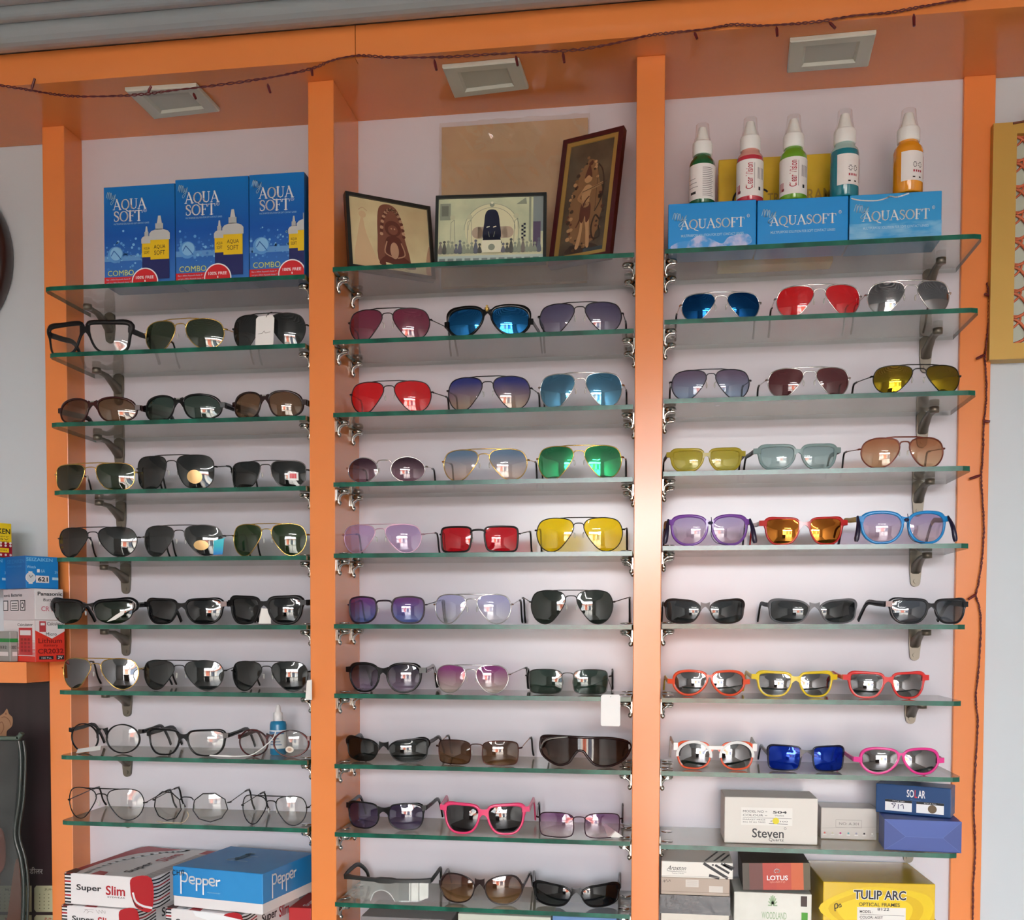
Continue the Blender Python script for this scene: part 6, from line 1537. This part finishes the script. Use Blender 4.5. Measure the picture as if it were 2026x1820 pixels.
# clock
yk2 = YW + .004; cc = at(-137, 520, yk2); R = 196 / F * yk2
ck = thing('wall_clock', 'round wall clock with a thick dark brown rim, at the left edge', 'clock', (cc.x, yk2, cc.z))
ck.rotation_euler[0] = PI / 2
prof = [(R * .985, .0), (R, .012), (R * .985, .028), (R * .94, .038), (R * .88, .040), (R * .82, .034), (R * .785, .024), (R * .765, .018)]
MB().lathe(prof, 72).obj('clock_rim', noisy((34, 22, 22), (50, 30, 28), 5, .28, .5, 3, (1, 1, 1), .4, .6, .4), ck)
MB().lathe([(R * .77, .012), (R * .77, .0185), (.001, .0185)], 64).obj('dial', mat((196, 192, 156), .4), ck)
mb = MB()
for k in range(60):
    a = k * PI / 30; r0, r1 = R * .70, R * (.725 if k % 5 else .74); ww = .0006 if k % 5 else .0016
    d_ = Vector((math.cos(a), math.sin(a), 0)); n_ = Vector((-d_.y, d_.x, 0))
    mb.add([d_ * r0 + n_ * ww + Vector((0, 0, .0189)), d_ * r0 - n_ * ww + Vector((0, 0, .0189)), d_ * r1 - n_ * ww + Vector((0, 0, .0189)), d_ * r1 + n_ * ww + Vector((0, 0, .0189))], [(0, 1, 2, 3)])
mb.obj('minute_marks', INK, ck)
for nm, L, a, ww in (('hour_hand', .5, 130, .006), ('minute_hand', .7, 215, .004)):
    MB().box(-.01, R * L, -ww / 2, ww / 2, .021, .0225).obj(nm, INK, ck).rotation_euler[2] = math.radians(a)
# golden lattice frame on the right wall
ygf = YW - .026
def gp(px, py): q = at(px, py, ygf); return q.x, q.z
x0, zt = gp(1966, 244); _, zb = gp(1966, 711.5); xi, zit = gp(2012.5, 264); _, zib = gp(2012.5, 678)
Wd = .40; r = xi - x0; x1 = x0 + Wd
gf = thing('wall_panel', 'golden frame with an orange lattice panel hanging on the right wall', 'wall decoration', ((x0 + x1) / 2, ygf, zb)); ox = (x0 + x1) / 2
GF = mat((190, 152, 72), .42, .15)
h = zt - zb; rb, rt = zib - zb, zt - zit
mb = MB()
mb.box(x0 - ox, x0 - ox + r, 0, .03, 0, h).box(x1 - ox - r, x1 - ox, 0, .03, 0, h).box(x0 - ox + r, x1 - ox - r, 0, .03, 0, rb).box(x0 - ox + r, x1 - ox - r, 0, .03, h - rt, h)
mb.obj('frame', GF, gf)
MB().box(x0 - ox + r, x1 - ox - r, .016, .022, rb, h - rt).obj('backing_panel', mat((176, 186, 172), .5), gf)
mb = MB(); ncol, nrow = 6, 8; cw = (x1 - x0 - 2 * r) / ncol; rh = (h - rt - rb) / nrow
for i in range(ncol + 1):
    for j in range(nrow):
        cx_, cz_ = x0 - ox + r + cw * i, rb + rh * (j + .5)
        for s_ in (-1, 1):
            q = [(cx_ + s_ * .002, .012, cz_ - rh * .5), (cx_ + s_ * cw * .42, .012, cz_ - rh * .3), (cx_ + s_ * cw * .48, .012, cz_), (cx_ + s_ * cw * .26, .012, cz_ + rh * .36), (cx_ + s_ * .002, .012, cz_ + rh * .5)]
            q = [(min(max(a, x0 - ox + r), x1 - ox - r), b, c_) for a, b, c_ in smooth(q, 4, False)]
            mb.tube(q, .0028, 5)
            q = [(cx_, .013, cz_ + rh * .1), (cx_ + s_ * cw * .2, .013, cz_ + rh * .3), (cx_ + s_ * cw * .3, .013, cz_ + rh * .55), (cx_ + s_ * cw * .05, .013, cz_ + rh * .62)]
            q = [(min(max(a, x0 - ox + r), x1 - ox - r), b, min(c_, h - rt)) for a, b, c_ in smooth(q, 4, False)]
            mb.tube(q, .002, 5)
mb.obj('lattice', mat((196, 104, 68), .5), gf)
xs, zs_ = gp(2011, 240)
mb = MB(); mb.tube(smooth([(xs - ox - .006, -.002, zs_ - zb - .004), (xs - ox + .012, -.003, zs_ - zb - .002), (xs - ox + .016, -.002, h + .002), (xs - ox + .02, .012, h + .03)], 4, False), .0018, 6)
mb.obj('hanging_cord', mat((110, 62, 44), .7), gf)

# ------------------------------------------------------------------ strings of small dark red lamps
def lights(name, label, path, bulbs, y, r=.0014):
    t = thing(name, label, 'string lights', (0, y, 0))
    pts = [at(a, b, y) for a, b in smooth(path, 4, False)]
    rnd = random.Random(len(path)); mb = MB()
    for ph in (0, PI):
        q = []
        for i in range(len(pts) - 1):
            for j in range(3):
                p_ = pts[i].lerp(pts[i + 1], j / 3); k = i * 3 + j
                q.append((p_.x + .0012 * math.sin(k * 1.9 + ph), .0012 * math.cos(k * 1.3 + ph) - .002, p_.z + .0014 * math.sin(k * 1.1 + ph)))
        mb.tube(q, r * .75, 5)
    mb.obj('wire', DARKWIRE, t)
    for (a, b), (c_, d_) in bulbs:
        A, Bq = at(a, b, y), at(c_, d_, y)
        MB().tube([(A.x, -.003, A.z), (A.x + (Bq.x - A.x) * .3, -.004, A.z + (Bq.z - A.z) * .3), (Bq.x, -.005, Bq.z)], [.0012, .0026, .0022], 7).obj('bulb', mat((96, 24, 26), .35), t)
lights('string_lights', 'string of small dark red lamps along the orange top beam', [(-10, 168), (40, 176), (80, 183), (120, 189), (160, 192), (230, 191), (290, 187), (350, 179), (420, 171), (500, 160), (560, 150), (620, 136), (660, 120), (710, 111), (760, 114), (830, 115), (900, 113), (980, 108), (1060, 104), (1140, 100), (1220, 86), (1280, 72), (1330, 66), (1400, 58), (1450, 50), (1500, 52), (1560, 49), (1620, 44), (1690, 32), (1760, 26), (1820, 15), (1870, 6), (1930, -4)],
       [((64, 181), (72, 158)), ((294, 186), (302, 173)), ((384, 186), (390, 198)), ((531, 168), (537, 186)), ((618, 138), (620, 152)), ((860, 120), (865, 142)), ((1021, 113), (1025, 133)), ((1114, 106), (1117, 127)), ((1374, 66), (1379, 80)), ((1536, 55), (1537, 75)), ((1640, 46), (1652, 60)), ((1807, 30), (1807, 55))], YB - .0045)
lights('string_lights', 'string of small dark red lamps running down the last orange post', [(1952, 560), (1956, 590), (1955, 640), (1950, 690), (1948, 705), (1951, 760), (1950, 800), (1946, 840), (1944, 900), (1941, 945), (1944, 1000), (1946, 1050), (1942, 1110), (1934, 1160), (1930, 1178), (1937, 1200), (1940, 1240), (1936, 1320), (1930, 1380), (1934, 1430), (1929, 1520), (1926, 1600), (1929, 1680), (1925, 1750), (1924, 1830)],
       [((1957, 587), (1946, 583)), ((1949, 702), (1930, 711)), ((1945, 834), (1957, 835)), ((1941, 940), (1917, 948)), ((1931, 1175), (1914, 1186))], YP4 - .0045)
